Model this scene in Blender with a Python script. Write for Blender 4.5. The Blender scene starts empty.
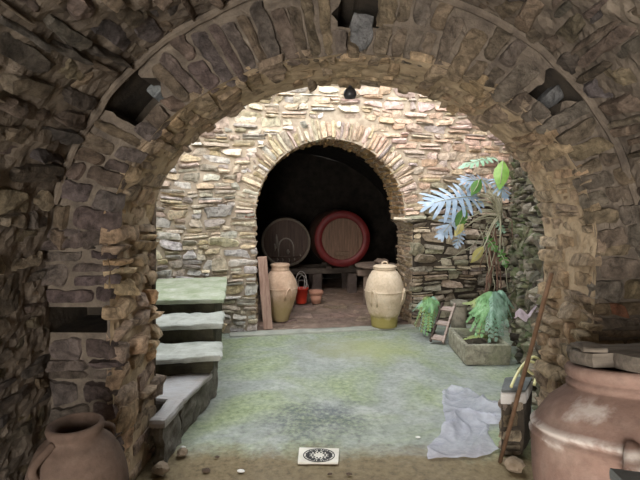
import bpy, math, random
from mathutils import Vector, Matrix, Euler, noise

R = random.Random(7)
PI = math.pi
scene = bpy.context.scene
COL = scene.collection
U = R.uniform

# ------------------------------------------------------------------ camera
CAM = Vector((0, 0, 1.6))
CROT = Euler((math.radians(90 - 4.17), 0, math.radians(1.19)))
F = 480.0
CM = CROT.to_matrix()


def at(px, py, D=None, z=None):
    """a point seen at a pixel of the 640x480 frame, at depth D (world Y) or on height z"""
    d = CM @ Vector(((px - 320) / F, -(py - 240) / F, -1))
    if D is not None:
        return CAM + d * (D / d.y)
    return CAM + d * ((z - CAM.z) / d.z)


# ------------------------------------------------------------------ materials
def nt(name):
    m = bpy.data.materials.new(name)
    m.use_nodes = True
    t = m.node_tree
    b = t.nodes['Principled BSDF']
    return m, t, b


def N(t, typ, **kw):
    n = t.nodes.new(typ)
    for k, v in kw.items():
        if k in n.inputs.keys() if isinstance(k, str) else False:
            n.inputs[k].default_value = v
        else:
            setattr(n, k, v)
    return n


def noise_node(t, scale, detail=6, rough=0.6, dist=0.0, coord='Object'):
    tc = t.nodes.new('ShaderNodeTexCoord')
    n = t.nodes.new('ShaderNodeTexNoise')
    n.inputs['Scale'].default_value = scale
    n.inputs['Detail'].default_value = detail
    n.inputs['Roughness'].default_value = rough
    n.inputs['Distortion'].default_value = dist
    t.links.new(tc.outputs[coord], n.inputs['Vector'])
    return n


def ramp(t, fac, stops):
    r = t.nodes.new('ShaderNodeValToRGB')
    cr = r.color_ramp
    while len(cr.elements) < len(stops):
        cr.elements.new(0.5)
    for e, (p, c) in zip(cr.elements, stops):
        e.position = p
        e.color = (c[0], c[1], c[2], 1)
    t.links.new(fac, r.inputs['Fac'])
    return r


def mix(t, fac, a, b, mode='MIX'):
    m = t.nodes.new('ShaderNodeMix')
    m.data_type = 'RGBA'
    m.blend_type = mode
    if isinstance(fac, (int, float)):
        m.inputs[0].default_value = fac
    else:
        t.links.new(fac, m.inputs[0])
    for s, i in ((a, 6), (b, 7)):
        if isinstance(s, tuple):
            m.inputs[i].default_value = (s[0], s[1], s[2], 1)
        else:
            t.links.new(s, m.inputs[i])
    return m.outputs[2]


def bump(t, b, height, strength=0.5, dist=0.02):
    n = t.nodes.new('ShaderNodeBump')
    n.inputs['Strength'].default_value = strength
    n.inputs['Distance'].default_value = dist
    t.links.new(height, n.inputs['Height'])
    t.links.new(n.outputs[0], b.inputs['Normal'])


def stone_mat(name, lo=0.55, hi=1.4, scale=14, bs=0.7, rough=0.9, tint=None, tint_amt=0.0):
    """colour of each stone from its own attribute, broken up by grain and stains"""
    m, t, b = nt(name)
    a = t.nodes.new('ShaderNodeAttribute')
    a.attribute_name = 'col'
    n = noise_node(t, scale, 9, 0.7, 0.4)
    g = ramp(t, n.outputs['Fac'], [(0.35, (lo,) * 3), (0.5, (1, 1, 1)), (0.66, (hi,) * 3)])
    c = mix(t, 1.0, a.outputs['Color'], g.outputs[0], 'MULTIPLY')
    if tint:
        n2 = noise_node(t, 2.3, 5, 0.65)
        f = ramp(t, n2.outputs['Fac'], [(0.5, (0, 0, 0)), (0.68, (tint_amt,) * 3)])
        c = mix(t, f.outputs[0], c, tint)
    t.links.new(c, b.inputs['Base Color'])
    b.inputs['Roughness'].default_value = rough
    b.inputs['Specular IOR Level'].default_value = 0.25
    n3 = noise_node(t, 38, 9, 0.8)
    bump(t, b, n3.outputs['Fac'], bs, 0.035)
    return m


def plain(name, c1, c2=None, scale=8, rough=0.8, bs=0.25, bscale=40, metallic=0.0, c3=None, stretch=None):
    m, t, b = nt(name)
    n = noise_node(t, scale, 7, 0.65)
    if stretch:
        mp = t.nodes.new('ShaderNodeMapping')
        mp.inputs['Scale'].default_value = stretch
        src = n.inputs['Vector'].links[0].from_socket
        t.links.new(src, mp.inputs['Vector'])
        t.links.new(mp.outputs[0], n.inputs['Vector'])
    st = [(0.35, c1), (0.62, c2 or c1)]
    if c3:
        st.append((0.78, c3))
    r = ramp(t, n.outputs['Fac'], st)
    t.links.new(r.outputs[0], b.inputs['Base Color'])
    b.inputs['Roughness'].default_value = rough
    b.inputs['Metallic'].default_value = metallic
    b.inputs['Specular IOR Level'].default_value = 0.3
    if bs:
        n3 = noise_node(t, bscale, 6, 0.7)
        bump(t, b, n3.outputs['Fac'], bs, 0.01)
    return m


# ------------------------------------------------------------------ mesh building
class MB:
    def __init__(s):
        s.v, s.f, s.m, s.c, s.sm = [], [], [], [], []

    def add(s, vs, fs, mi=0, col=(0.5, 0.5, 0.5), smooth=False):
        o = len(s.v)
        s.v.extend(Vector(p) for p in vs)
        s.c.extend([col] * len(vs))
        for f in fs:
            s.f.append(tuple(o + i for i in f))
            s.m.append(mi)
            s.sm.append(smooth)

    def build(s, name, mats, parent=None, origin=None):
        if origin is None:
            origin = parent_origin(parent)
        me = bpy.data.meshes.new(name)
        me.from_pydata([tuple(p - origin) for p in s.v], [], s.f)
        for m in (mats if isinstance(mats, (list, tuple)) else [mats]):
            me.materials.append(m)
        me.polygons.foreach_set('material_index', s.m)
        me.polygons.foreach_set('use_smooth', s.sm)
        at_ = me.color_attributes.new('col', 'FLOAT_COLOR', 'POINT')
        flat = []
        for c in s.c:
            flat += [c[0], c[1], c[2], 1.0]
        at_.data.foreach_set('color', flat)
        me.update()
        o = bpy.data.objects.new(name, me)
        COL.objects.link(o)
        if parent is not None:
            o.parent = parent
        else:
            o.location = origin
        return o


def parent_origin(p):
    v = Vector((0, 0, 0))
    while p is not None:
        v = v + Vector(p.location)
        p = p.parent
    return v


def thing(name, base, label, cat, group=None):
    o = bpy.data.objects.new(name, None)
    o.empty_display_size = 0.1
    COL.objects.link(o)
    o.location = base
    return tag(o, label, cat, group)


def tag(o, label, cat, group=None):
    o['label'] = label
    o['category'] = cat
    if group:
        o['group'] = group
    return o


def structure(o):
    o['kind'] = 'structure'
    return o


def lathe(mb, prof, c, n=40, mi=0, smooth=True, wob=0.0, seed=0, top_cap=False, bot_cap=False, axis=None, col=(.5, .5, .5)):
    """profile of (radius, height) turned about a vertical axis at c (or about axis)"""
    vs, fs = [], []
    M = None
    if axis is not None:
        M = Vector((0, 0, 1)).rotation_difference(Vector(axis).normalized()).to_matrix()
    for (r, z) in prof:
        for k in range(n):
            a = 2 * PI * k / n
            rr = r * (1 + wob * noise.noise(Vector((math.cos(a) * 1.5 + seed, math.sin(a) * 1.5, z * 3))))
            p = Vector((rr * math.cos(a), rr * math.sin(a), z))
            vs.append((M @ p if M else p) + Vector(c))
    for j in range(len(prof) - 1):
        for k in range(n):
            fs.append((j * n + k, j * n + (k + 1) % n, (j + 1) * n + (k + 1) % n, (j + 1) * n + k))
    if bot_cap:
        fs.append(tuple(range(n))[::-1])
    if top_cap:
        fs.append(tuple((len(prof) - 1) * n + k for k in range(n)))
    mb.add(vs, fs, mi, col, smooth)


def tube(mb, pts, rad, n=8, mi=0, cap=True, col=(.5, .5, .5), smooth=True, flat=1.0):
    pts = [Vector(p) for p in pts]
    vs, fs = [], []
    up = None
    for i, p in enumerate(pts):
        d = (pts[min(i + 1, len(pts) - 1)] - pts[max(i - 1, 0)]).normalized()
        if up is None:
            up = d.orthogonal().normalized()
        up = (up - d * up.dot(d)).normalized()
        s = d.cross(up)
        r = rad[i] if isinstance(rad, (list, tuple)) else rad
        for k in range(n):
            a = 2 * PI * k / n
            vs.append(p + up * (r * math.cos(a)) + s * (r * flat * math.sin(a)))
    for i in range(len(pts) - 1):
        for k in range(n):
            fs.append((i * n + k, i * n + (k + 1) % n, (i + 1) * n + (k + 1) % n, (i + 1) * n + k))
    if cap:
        fs.append(tuple(range(n))[::-1])
        fs.append(tuple((len(pts) - 1) * n + k for k in range(n)))
    mb.add(vs, fs, mi, col, smooth)


def spline(ctrl, n=8):
    """Catmull-Rom through the control points"""
    c = [Vector(p) for p in ctrl]
    c = [c[0] * 2 - c[1]] + c + [c[-1] * 2 - c[-2]]
    out = []
    for i in range(1, len(c) - 2):
        for k in range(n):
            t = k / n
            a, b, d, e = c[i - 1], c[i], c[i + 1], c[i + 2]
            out.append(0.5 * ((2 * b) + (d - a) * t + (2 * a - 5 * b + 4 * d - e) * t * t + (3 * b - a - 3 * d + e) * t ** 3))
    out.append(c[-2])
    return out


def slab(mb, quad, z0, z1, n=(8, 8, 3), amp=0.01, freq=6, rnd=0.015, mi=0, seed=0, col=(.5, .5, .5), smooth=False, lift=None):
    """rough stone or wooden prism over four ground corners (counter-clockwise from above)"""
    q = [Vector((p[0], p[1])) for p in quad]
    idx, vs, fs = {}, [], []
    nx, ny, nz = n

    def vert(i, j, k):
        key = (i, j, k)
        if key in idx:
            return idx[key]
        a, b, c = i / nx, j / ny, k / nz
        # edges drawn together so the prism has eased corners
        p = (q[0] * (1 - a) + q[1] * a) * (1 - b) + (q[3] * (1 - a) + q[2] * a) * b
        z = z0 + (z1 - z0) * c
        ctr = (q[0] + q[1] + q[2] + q[3]) / 4
        ex = (i in (0, nx)) + (j in (0, ny)) + (k in (0, nz))
        if ex >= 2:
            d = (p - ctr)
            p = p - d.normalized() * rnd * (0.6 if ex == 2 else 1)
            if k == nz:
                z -= rnd * 0.6
            if k == 0 and rnd:
                z += 0
        w = Vector((p.x, p.y, z))
        f = noise.noise_vector(w * freq + Vector((seed, seed * 2, 0)))
        f2 = noise.noise_vector(w * freq * 3.1 + Vector((seed, 0, 0)))
        w = w + (f + f2 * 0.45) * amp
        if k == 0:
            w.z = z0
        if lift:
            w.z += lift(w)
        idx[key] = len(vs)
        vs.append(w)
        return idx[key]
    for i in range(nx):
        for j in range(ny):
            fs.append((vert(i, j, nz), vert(i + 1, j, nz), vert(i + 1, j + 1, nz), vert(i, j + 1, nz)))
            fs.append((vert(i, j, 0), vert(i, j + 1, 0), vert(i + 1, j + 1, 0), vert(i + 1, j, 0)))
    for k in range(nz):
        for i in range(nx):
            fs.append((vert(i, 0, k), vert(i + 1, 0, k), vert(i + 1, 0, k + 1), vert(i, 0, k + 1)))
            fs.append((vert(i + 1, ny, k), vert(i, ny, k), vert(i, ny, k + 1), vert(i + 1, ny, k + 1)))
        for j in range(ny):
            fs.append((vert(0, j + 1, k), vert(0, j, k), vert(0, j, k + 1), vert(0, j + 1, k + 1)))
            fs.append((vert(nx, j, k), vert(nx, j + 1, k), vert(nx, j + 1, k + 1), vert(nx, j, k + 1)))
    mb.add(vs, fs, mi, col, smooth)


def bar(mb, a, b, w, h, up=(0, 0, 1), mi=0, seg=1, amp=0.0, bev=0.12, col=(.5, .5, .5)):
    """timber of width w and thickness h from a to b with eased edges"""
    a, b = Vector(a), Vector(b)
    d = (b - a).normalized()
    upv = Vector(up)
    s = d.cross(upv).normalized()
    t = s.cross(d).normalized()
    e = min(w, h) * bev
    sec = [(-w / 2 + e, -h / 2), (w / 2 - e, -h / 2), (w / 2, -h / 2 + e), (w / 2, h / 2 - e),
           (w / 2 - e, h / 2), (-w / 2 + e, h / 2), (-w / 2, h / 2 - e), (-w / 2, -h / 2 + e)]
    vs, fs = [], []
    for i in range(seg + 1):
        p = a + (b - a) * i / seg
        for (x, y) in sec:
            q = p + s * x + t * y
            vs.append(q + noise.noise_vector(q * 7) * amp)
    for i in range(seg):
        for k in range(8):
            fs.append((i * 8 + k, i * 8 + (k + 1) % 8, (i + 1) * 8 + (k + 1) % 8, (i + 1) * 8 + k))
    fs.append(tuple(range(8))[::-1])
    fs.append(tuple(seg * 8 + k for k in range(8)))
    mb.add(vs, fs, mi, col)


# ------------------------------------------------------------------ masonry
def ticks(n):
    inner = [-0.84 + 1.68 * i / (n - 1) for i in range(n)]
    return [-1] + inner + [1]


def stone(mb, S, u0, u1, v0, v1, H, col, nu=4, nv=3, sink=0.03, wob=0.16, amp=0.012, freq=9, tilt=0.35, warp=None, mi=0, edge=0.12):
    du, dv = u1 - u0, v1 - v0
    j = min(abs(du), abs(dv)) * wob
    C = [[(u0 + U(-j, j), v0 + U(-j, j)), (u0 + U(-j, j), v1 + U(-j, j))],
         [(u1 + U(-j, j), v0 + U(-j, j)), (u1 + U(-j, j), v1 + U(-j, j))]]
    tu, tv = U(-tilt, tilt), U(-tilt, tilt)
    A, B = ticks(nu), ticks(nv)
    vs, fs = [], []
    ph = U(0, 50)
    for a in A:
        for b in B:
            aa, bb = a, b
            ea, eb = abs(a) > 0.83, abs(b) > 0.83
            if ea and eb:
                aa, bb = a * 0.93, b * 0.9
            x, y = (aa + 1) / 2, (bb + 1) / 2
            u = (C[0][0][0] * (1 - y) + C[0][1][0] * y) * (1 - x) + (C[1][0][0] * (1 - y) + C[1][1][0] * y) * x
            v = (C[0][0][1] * (1 - y) + C[0][1][1] * y) * (1 - x) + (C[1][0][1] * (1 - y) + C[1][1][1] * y) * x
            if warp:
                v += warp(u, v)
            p0 = S(u, v, 0)
            nz = noise.noise_vector(p0 * freq + Vector((ph, 0, 0)))
            if abs(a) == 1 or abs(b) == 1:
                h = -sink
            else:
                h = H * (1 + tu * a + tv * b) + amp * nz.x
                if ea or eb:
                    h -= abs(H) * 0.22
            n2 = noise.noise_vector(p0 * freq * 3.3 + Vector((ph, 7, 0)))
            if h > -sink:
                h += amp * 0.5 * n2.x
            j2 = min(abs(du), abs(dv)) * edge
            ju = j2 * (abs(du) / max(abs(dv), 1e-6)) ** 0.5
            u += (nz.y * 0.6 + n2.y * 0.6) * ju
            v += (nz.z * 0.6 + n2.z * 0.6) * j2
            vs.append(S(u, v, h))
    nb = len(B)
    i0 = (len(A) // 2 - 1) * nb + len(B) // 2 - 1
    nrm = (vs[i0 + nb] - vs[i0]).cross(vs[i0 + 1] - vs[i0])
    um, vm = (u0 + u1) / 2, (v0 + v1) / 2
    flip = nrm.dot(S(um, vm, 0.1) - S(um, vm, 0)) < 0
    for i in range(len(A) - 1):
        for k in range(nb - 1):
            f = (i * nb + k, (i + 1) * nb + k, (i + 1) * nb + k + 1, i * nb + k + 1)
            fs.append(f[::-1] if flip else f)
    mb.add(vs, fs, mi, col)


def courses(mb, S, spans, v0, v1, rowh, length, H, colf, gap=0.012, und=0.02, split=0.2, overrun=(0, 0), skip=None, **kw):
    v = v0
    hf = H if callable(H) else (lambda u, v: U(*H))
    sd = U(0, 100)

    def warp(u, vv):
        return und * noise.noise(Vector((u * 1.7 + sd, vv * 2.0, 0)))
    while v < v1:
        h = U(*rowh)
        for (a, b) in spans(v + h / 2):
            u = a - U(*overrun)
            e = b + U(*overrun)
            while u < e - 0.02:
                L = U(*length)
                if e - (u + L) < length[0] * 0.6:
                    L = e - u
                cu, cv = u + L / 2, v + h / 2
                if not (skip and skip(cu, cv)):
                    if R.random() < split and h > rowh[0] * 1.3:
                        m = v + h * U(0.4, 0.6)
                        stone(mb, S, u + gap / 2, u + L - gap / 2, v + gap / 2, m - gap / 3, hf(cu, cv), colf(cu, v), warp=warp, **kw)
                        stone(mb, S, u + gap / 2, u + L - gap / 2, m + gap / 3, v + h - gap / 2, hf(cu, cv), colf(cu, v + h), warp=warp, **kw)
                    else:
                        stone(mb, S, u + gap / 2, u + L - gap / 2, v + gap / 2, v + h - gap / 2, hf(cu, cv), colf(cu, cv), warp=warp, **kw)
                u += L
        v += h


def backing(mb, S, us, vs_, mi=1, amp=0.008, skip=None, col=(.3, .25, .2), h0=0.0):
    nv = len(vs_)
    P = [S(u, v, h0 + amp * (noise.noise(Vector((u * 7, v * 7, 3))) + 0.6 * noise.noise(Vector((u * 21, v * 21, 8))) + 0.35 * noise.noise(Vector((u * 55, v * 55, 1))))) for u in us for v in vs_]
    n0 = (P[nv] - P[0]).cross(P[1] - P[0])
    flip = n0.dot(S(us[0], vs_[0], 0.1) - S(us[0], vs_[0], 0)) < 0
    fs = []
    for i in range(len(us) - 1):
        for k in range(nv - 1):
            if skip and skip((us[i] + us[i + 1]) / 2, (vs_[k] + vs_[k + 1]) / 2):
                continue
            f = (i * nv + k, (i + 1) * nv + k, (i + 1) * nv + k + 1, i * nv + k + 1)
            fs.append(f[::-1] if flip else f)
    mb.add(P, fs, mi, col)


def lin(a, b, n):
    return [a + (b - a) * i / n for i in range(n + 1)]


def pick(pal, var=0.15):
    c = R.choice(pal)
    k = U(1 - var, 1 + var)
    return (c[0] * k, c[1] * k * U(0.96, 1.04), c[2] * k * U(0.93, 1.07))


def blend(a, b, f):
    return tuple(x * (1 - f) + y * f for x, y in zip(a, b))


def smooth(a, b, x):
    t = max(0, min(1, (x - a) / (b - a)))
    return t * t * (3 - 2 * t)


M_stone_bright = stone_mat('courtyard_stone', 0.55, 1.3, 18, 0.9)
M_stone_dark = stone_mat('vault_stone', 0.4, 1.7, 15, 1.0, tint=(0.05, 0.035, 0.025), tint_amt=0.35)
M_mortar = plain('lime_mortar', (0.075, 0.06, 0.048), (0.16, 0.13, 0.10), 9, 0.95, 1.0, 30, c3=(0.24, 0.205, 0.165))
M_mortar_light = plain('courtyard_mortar', (0.26, 0.21, 0.16), (0.46, 0.39, 0.30), 7, 0.95, 0.8, 30)
M_mortar_tan = plain('tan_mortar', (0.22, 0.165, 0.105), (0.40, 0.31, 0.205), 9, 0.95, 0.8, 30)
M_earth = plain('dark_joint', (0.03, 0.025, 0.02), (0.07, 0.055, 0.04), 7, 0.95, 0.8, 30)

# ------------------------------------------------------------------ near room: vault, side walls, arch
D1, D2, REAR = 2.44, 3.0, -1.8
ACX, AA, AB, ACZ = 0.10, 1.235, 0.965, 1.375
VCX, VA, VB, VCZ = 0.065, 1.535, 1.5, 1.19


def vault_path(l):
    """left wall, vault and right wall as one line; l is height on the left wall, then angle-length, then down"""
    if l < VCZ:
        return (VCX - VA, l, 1, 0)
    arc = PI * 1.52
    if l < VCZ + arc:
        a = PI - PI * (l - VCZ) / arc
        c, s = math.cos(a), math.sin(a)
        nx, nz = -c / VA, -s / VB
        k = 1 / math.hypot(nx, nz)
        return (VCX + VA * c, VCZ + VB * s, nx * k, nz * k)
    return (VCX + VA, max(0, VCZ - (l - VCZ - arc)), -1, 0)


ARC = PI * 1.52


def S_vault(u, v, h):
    x, z, nx, nz = vault_path(v)
    return Vector((x + nx * h, D1 - u, z + nz * h))


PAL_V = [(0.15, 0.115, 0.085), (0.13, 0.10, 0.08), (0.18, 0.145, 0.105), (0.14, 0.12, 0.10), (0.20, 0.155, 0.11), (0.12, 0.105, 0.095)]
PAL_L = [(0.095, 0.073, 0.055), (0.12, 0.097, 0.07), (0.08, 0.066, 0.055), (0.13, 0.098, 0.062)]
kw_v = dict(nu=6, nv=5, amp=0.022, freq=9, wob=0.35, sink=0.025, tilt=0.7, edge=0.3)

mb = MB()
backing(mb, S_vault, lin(-0.02, 2.2, 80) + lin(2.3, D1 - REAR, 16), lin(VCZ, VCZ + ARC, 150), 1, 0.022, col=(0.2, 0.17, 0.14))
courses(mb, S_vault, lambda v: [(0.03, 2.6)], VCZ + 0.02, VCZ + ARC - 0.02, (0.055, 0.13), (0.12, 0.42), (-0.006, 0.035), lambda u, v: pick(PAL_V, 0.35), gap=0.022, und=0.05, split=0.2, **kw_v)
structure(mb.build('ceiling', [M_stone_dark, M_mortar]))

mb = MB()
backing(mb, S_vault, lin(-0.02, 2.2, 70) + lin(2.3, D1 - REAR, 12), lin(0, VCZ, 50), 1, 0.022, col=(0.2, 0.17, 0.14))
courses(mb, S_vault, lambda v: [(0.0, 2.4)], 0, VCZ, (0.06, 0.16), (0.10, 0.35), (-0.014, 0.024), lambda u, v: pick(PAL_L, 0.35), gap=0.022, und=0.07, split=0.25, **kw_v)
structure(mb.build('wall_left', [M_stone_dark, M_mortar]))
mb = MB()
backing(mb, S_vault, lin(0, D1 - REAR, 30), lin(VCZ + ARC, 2 * VCZ + ARC, 14), 1, 0.02, col=(0.2, 0.17, 0.14))
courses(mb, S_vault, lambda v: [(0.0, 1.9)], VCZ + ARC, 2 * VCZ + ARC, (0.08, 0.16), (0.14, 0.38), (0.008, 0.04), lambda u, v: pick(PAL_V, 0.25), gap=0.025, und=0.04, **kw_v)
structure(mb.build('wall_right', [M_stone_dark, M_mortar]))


# the arch wall ------------------------------------------------------
def ray_arch(phi):
    c, s = math.cos(phi), math.sin(phi)
    ri = 1 / math.sqrt((c / AA) ** 2 + (s / AB) ** 2)
    # outer: where this direction meets the vault or the side walls
    lo, hi = ri, 3.0
    for _ in range(30):
        m = (lo + hi) / 2
        x, z = ACX + m * c, ACZ + m * s
        inside = abs(x - VCX) < VA and (z < VCZ or ((x - VCX) / VA) ** 2 + ((z - VCZ) / VB) ** 2 < 1)
        if inside:
            lo = m
        else:
            hi = m
    return ri, lo


_rc = {}


def rays(phi):
    k = round(phi, 4)
    if k not in _rc:
        _rc[k] = ray_arch(k)
    return _rc[k]


def S_ring(u, phi, h):
    ri, ro = rays(phi)
    r = ri + (ro - ri) * u if u > 0 else ri + 0.35 * u
    return Vector((ACX + r * math.cos(phi), D1 - h, ACZ + r * math.sin(phi)))


def S_face(u, v, h):
    return Vector((u, D1 - h, v))


def S_ringw(u, phi, h):
    k = max(0.0, min(1.0, u * 8, (1.0 - u) * 12))
    return S_ring(u + 0.09 * k * noise.noise(Vector((u * 3.1, phi * 9, 4))), phi + 0.045 * k * noise.noise(Vector((u * 4.3, phi * 11, 9))), h)


HOLES = [(math.radians(139.5), math.radians(150), 0.30, 1.0), (math.radians(82.5), math.radians(93), 0.36, 0.86),
         (math.radians(34.5), math.radians(41.5), 0.3, 0.9)]


def in_hole(u, phi, m=0.0):
    return any(a - m < phi < b + m and c < u < d for (a, b, c, d) in HOLES)


PAL_F = [(0.15, 0.115, 0.09), (0.135, 0.105, 0.09), (0.18, 0.14, 0.10), (0.16, 0.14, 0.12), (0.13, 0.11, 0.10), (0.20, 0.15, 0.10)]
PAL_R = [(0.42, 0.28, 0.16), (0.36, 0.26, 0.165), (0.46, 0.33, 0.21), (0.33, 0.25, 0.18), (0.42, 0.32, 0.22)]
mb = MB()
kw_f = dict(nu=8, nv=4, amp=0.02, freq=9, wob=0.17, sink=0.03, tilt=0.6, edge=0.2)
phis = sorted(set(lin(0, PI, 160) + [h[0] for h in HOLES] + [h[1] for h in HOLES]))
us = sorted(set(lin(0, 1, 14) + [h[2] for h in HOLES] + [h[3] for h in HOLES]))
backing(mb, S_ringw, us, phis, 1, 0.009, skip=lambda u, p: in_hole(u, p), col=(.2, .17, .14))
for (a, b, c, d) in HOLES:      # putlog holes run deep into the masonry
    ps = [p for p in phis if a - 1e-6 <= p <= b + 1e-6]
    uu = [u for u in us if c + 1e-6 < u < d - 1e-6]
    pts = [(c, p) for p in ps] + [(u, ps[-1]) for u in uu] + [(d, p) for p in ps[::-1]] + [(u, ps[0]) for u in uu[::-1]]
    fr = [S_ringw(u, p, 0.0) for u, p in pts]
    bk = [q + Vector((0, 0.42, 0)) for q in fr]
    n = len(fr)
    mb.add(fr + bk, [(i, (i + 1) % n, n + (i + 1) % n, n + i) for i in range(n)] + [tuple(range(n, 2 * n))], 2)
phi = 0.0
while phi < PI:
    th = U(0.06, 0.115) / 1.25
    if PI - phi - th < 0.03:
        th = PI - phi
    mid = phi + th / 2
    cuts = [U(-0.12, 0.0)]
    r_ = R.random()
    if 0.3 < mid < PI - 0.3 and r_ < 0.72:
        cuts += [U(0.8, 1.0)]
    else:
        cuts += [U(0.35, 0.7), U(0.95, 1.0)]
    for a, b in zip(cuts[:-1], cuts[1:]):
        for (ha, hb, hc, hd) in HOLES:
            if ha - 0.005 < mid < hb + 0.005:
                if a < hc < b:
                    b = hc
                elif a >= hc:
                    a = b
        if b - a < 0.12:
            continue
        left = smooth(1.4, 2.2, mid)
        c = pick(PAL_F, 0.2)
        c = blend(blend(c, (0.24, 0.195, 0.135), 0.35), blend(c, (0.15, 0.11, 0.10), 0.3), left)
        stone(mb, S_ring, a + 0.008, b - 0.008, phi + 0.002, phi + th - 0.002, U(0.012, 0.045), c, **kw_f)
    phi += th
# grey wedge-shaped stone hanging under the crown hole and the loose stones inside the holes
stone(mb, S_ring, 0.02, 0.58, math.radians(84.6), math.radians(90.4), 0.045, (0.20, 0.20, 0.20), **kw_f)
stone(mb, lambda u, v, h: S_ring(u, v, h - 0.12), 0.52, 0.95, math.radians(35), math.radians(38.8), 0.05, (0.19, 0.19, 0.19), **kw_f)
stone(mb, lambda u, v, h: S_ring(u, v, h - 0.2), 0.6, 0.9, math.radians(139.5), math.radians(142.5), 0.05, (0.30, 0.32, 0.32), **kw_f)


def niche(u, v):
    return u < -1.16 and 0.935 < v < 1.07


# piers, front faces
xs_l, xs_r = (-1.47, ACX - AA), (ACX + AA, 1.6)
backing(mb, S_face, sorted(set(lin(xs_l[0] - 0.05, -1.16, 8) + [xs_l[1]])), sorted(set(lin(0, ACZ, 14) + [0.935, 1.07])), 1, 0.006, skip=niche)
backing(mb, S_face, lin(xs_r[0], xs_r[1] + 0.06, 9), lin(0, 1.6, 28), 1, 0.006)
fr = [Vector((x, D1, z)) for x, z in ((-1.47, 0.935), (-1.16, 0.935), (-1.16, 1.07), (-1.47, 1.07))]
bk = [q + Vector((0, 0.4, 0)) for q in fr]
mb.add(fr + bk, [(i, (i + 1) % 4, 4 + (i + 1) % 4, 4 + i) for i in range(4)] + [(4, 5, 6, 7)], 2)
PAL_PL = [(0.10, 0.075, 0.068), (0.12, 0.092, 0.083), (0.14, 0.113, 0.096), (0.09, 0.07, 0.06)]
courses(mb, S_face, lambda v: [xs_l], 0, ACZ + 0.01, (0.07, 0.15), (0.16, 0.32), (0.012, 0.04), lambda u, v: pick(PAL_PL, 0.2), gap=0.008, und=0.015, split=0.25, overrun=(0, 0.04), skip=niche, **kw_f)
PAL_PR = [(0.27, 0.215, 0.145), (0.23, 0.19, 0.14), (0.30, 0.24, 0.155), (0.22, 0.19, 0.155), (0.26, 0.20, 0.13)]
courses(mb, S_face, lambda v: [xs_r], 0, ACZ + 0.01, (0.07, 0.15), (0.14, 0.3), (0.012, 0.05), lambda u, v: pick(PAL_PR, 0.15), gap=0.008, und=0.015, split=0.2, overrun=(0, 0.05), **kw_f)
# triangular springers beside the arch ring are filled by the ring's first and last courses
A_ARC = PI * 1.075


def arch_path(l):
    if l < ACZ:
        return (ACX - AA, l, 1, 0)
    if l < ACZ + A_ARC:
        a = PI - PI * (l - ACZ) / A_ARC
        c, s = math.cos(a), math.sin(a)
        nx, nz = -c / AA, -s / AB
        k = 1 / math.hypot(nx, nz)
        return (ACX + AA * c, ACZ + AB * s, nx * k, nz * k)
    return (ACX + AA, max(0, 2 * ACZ + A_ARC - l), -1, 0)


def S_soffit(u, v, h):
    x, z, nx, nz = arch_path(v)
    return Vector((x + nx * h, D1 + u, z + nz * h))


T = D2 - D1
LTOT = 2 * ACZ + A_ARC
backing(mb, S_soffit, lin(-0.02, T, 20), lin(0, LTOT, 200), 3, 0.013)


def col_reveal(u, v):
    c = pick(PAL_R, 0.2)
    g = smooth(0, 0.5, u) * 0
    if v > ACZ + 0.4:
        c = blend(c, (0.33, 0.26, 0.175), 0.45)
    return c




def h_sof(u, v):
    if v < 0.42:
        return U(0.004, 0.014)
    if v < 1.55:
        return U(0.012, 0.06)
    if v > LTOT - 1.3:
        return U(0.01, 0.05)
    return U(-0.004, 0.026)


courses(mb, S_soffit, lambda v: [(0.0, T)], 0, LTOT, (0.06, 0.14), (0.12, 0.32), h_sof, col_reveal, gap=0.012, und=0.03, split=0.2, overrun=(-0.01, 0.05), nu=6, nv=5, amp=0.018, freq=9, wob=0.3, sink=0.03, tilt=0.6, edge=0.22)
# courtyard side of the arch wall
TOPW = 3.5


def arch_top(x):
    k = (x - ACX) / AA
    return ACZ + AB * math.sqrt(1 - k * k) if abs(k) < 1 else 0.0


xs = sorted(set(lin(-3.4, 3.2, 60) + lin(ACX - AA, ACX + AA, 40)))
vs, fs = [], []
for x in xs:
    z = arch_top(x) if ACX - AA <= x <= ACX + AA else 0.0
    vs += [Vector((x, D2, z)), Vector((x, D2, TOPW))]
for i in range(len(xs) - 1):
    if xs[i] < ACX - AA - 1e-6 and xs[i + 1] < ACX - AA + 1e-6 or xs[i] > ACX + AA - 1e-6:
        vs += [Vector((xs[i], D2, 0)), Vector((xs[i + 1], D2, 0)), Vector((xs[i + 1], D2, TOPW)), Vector((xs[i], D2, TOPW))]
        k = len(vs) - 4
        fs.append((k + 1, k, k + 3, k + 2))
    else:
        fs.append((2 * i + 2, 2 * i, 2 * i + 1, 2 * i + 3))
mb.add(vs, fs, 1)
# mortar fillet along the joint between vault and arch
pts = []
for l in lin(1.62, 2 * VCZ + ARC - 1.62, 110):
    x, z, nx, nz = vault_path(l)
    k = 0.012 + 0.012 * noise.noise(Vector((l * 4, 0, 0)))
    pts.append(Vector((x + nx * k, D1 - 0.03 - 0.012 * noise.noise(Vector((0, l * 5, 2))), z + nz * k)))
tube(mb, pts, [0.02 + 0.009 * noise.noise(Vector((i * 0.3, 5, 0))) for i in range(len(pts))], 7, 1, smooth=False)
# a small broken brick wedged in a joint of the right pier
stone(mb, S_face, 1.40, 1.47, 1.045, 1.10, 0.07, (0.26, 0.12, 0.07), **kw_f)
structure(mb.build('wall_arch', [M_stone_dark, M_mortar, M_earth, M_mortar_tan]))

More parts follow.
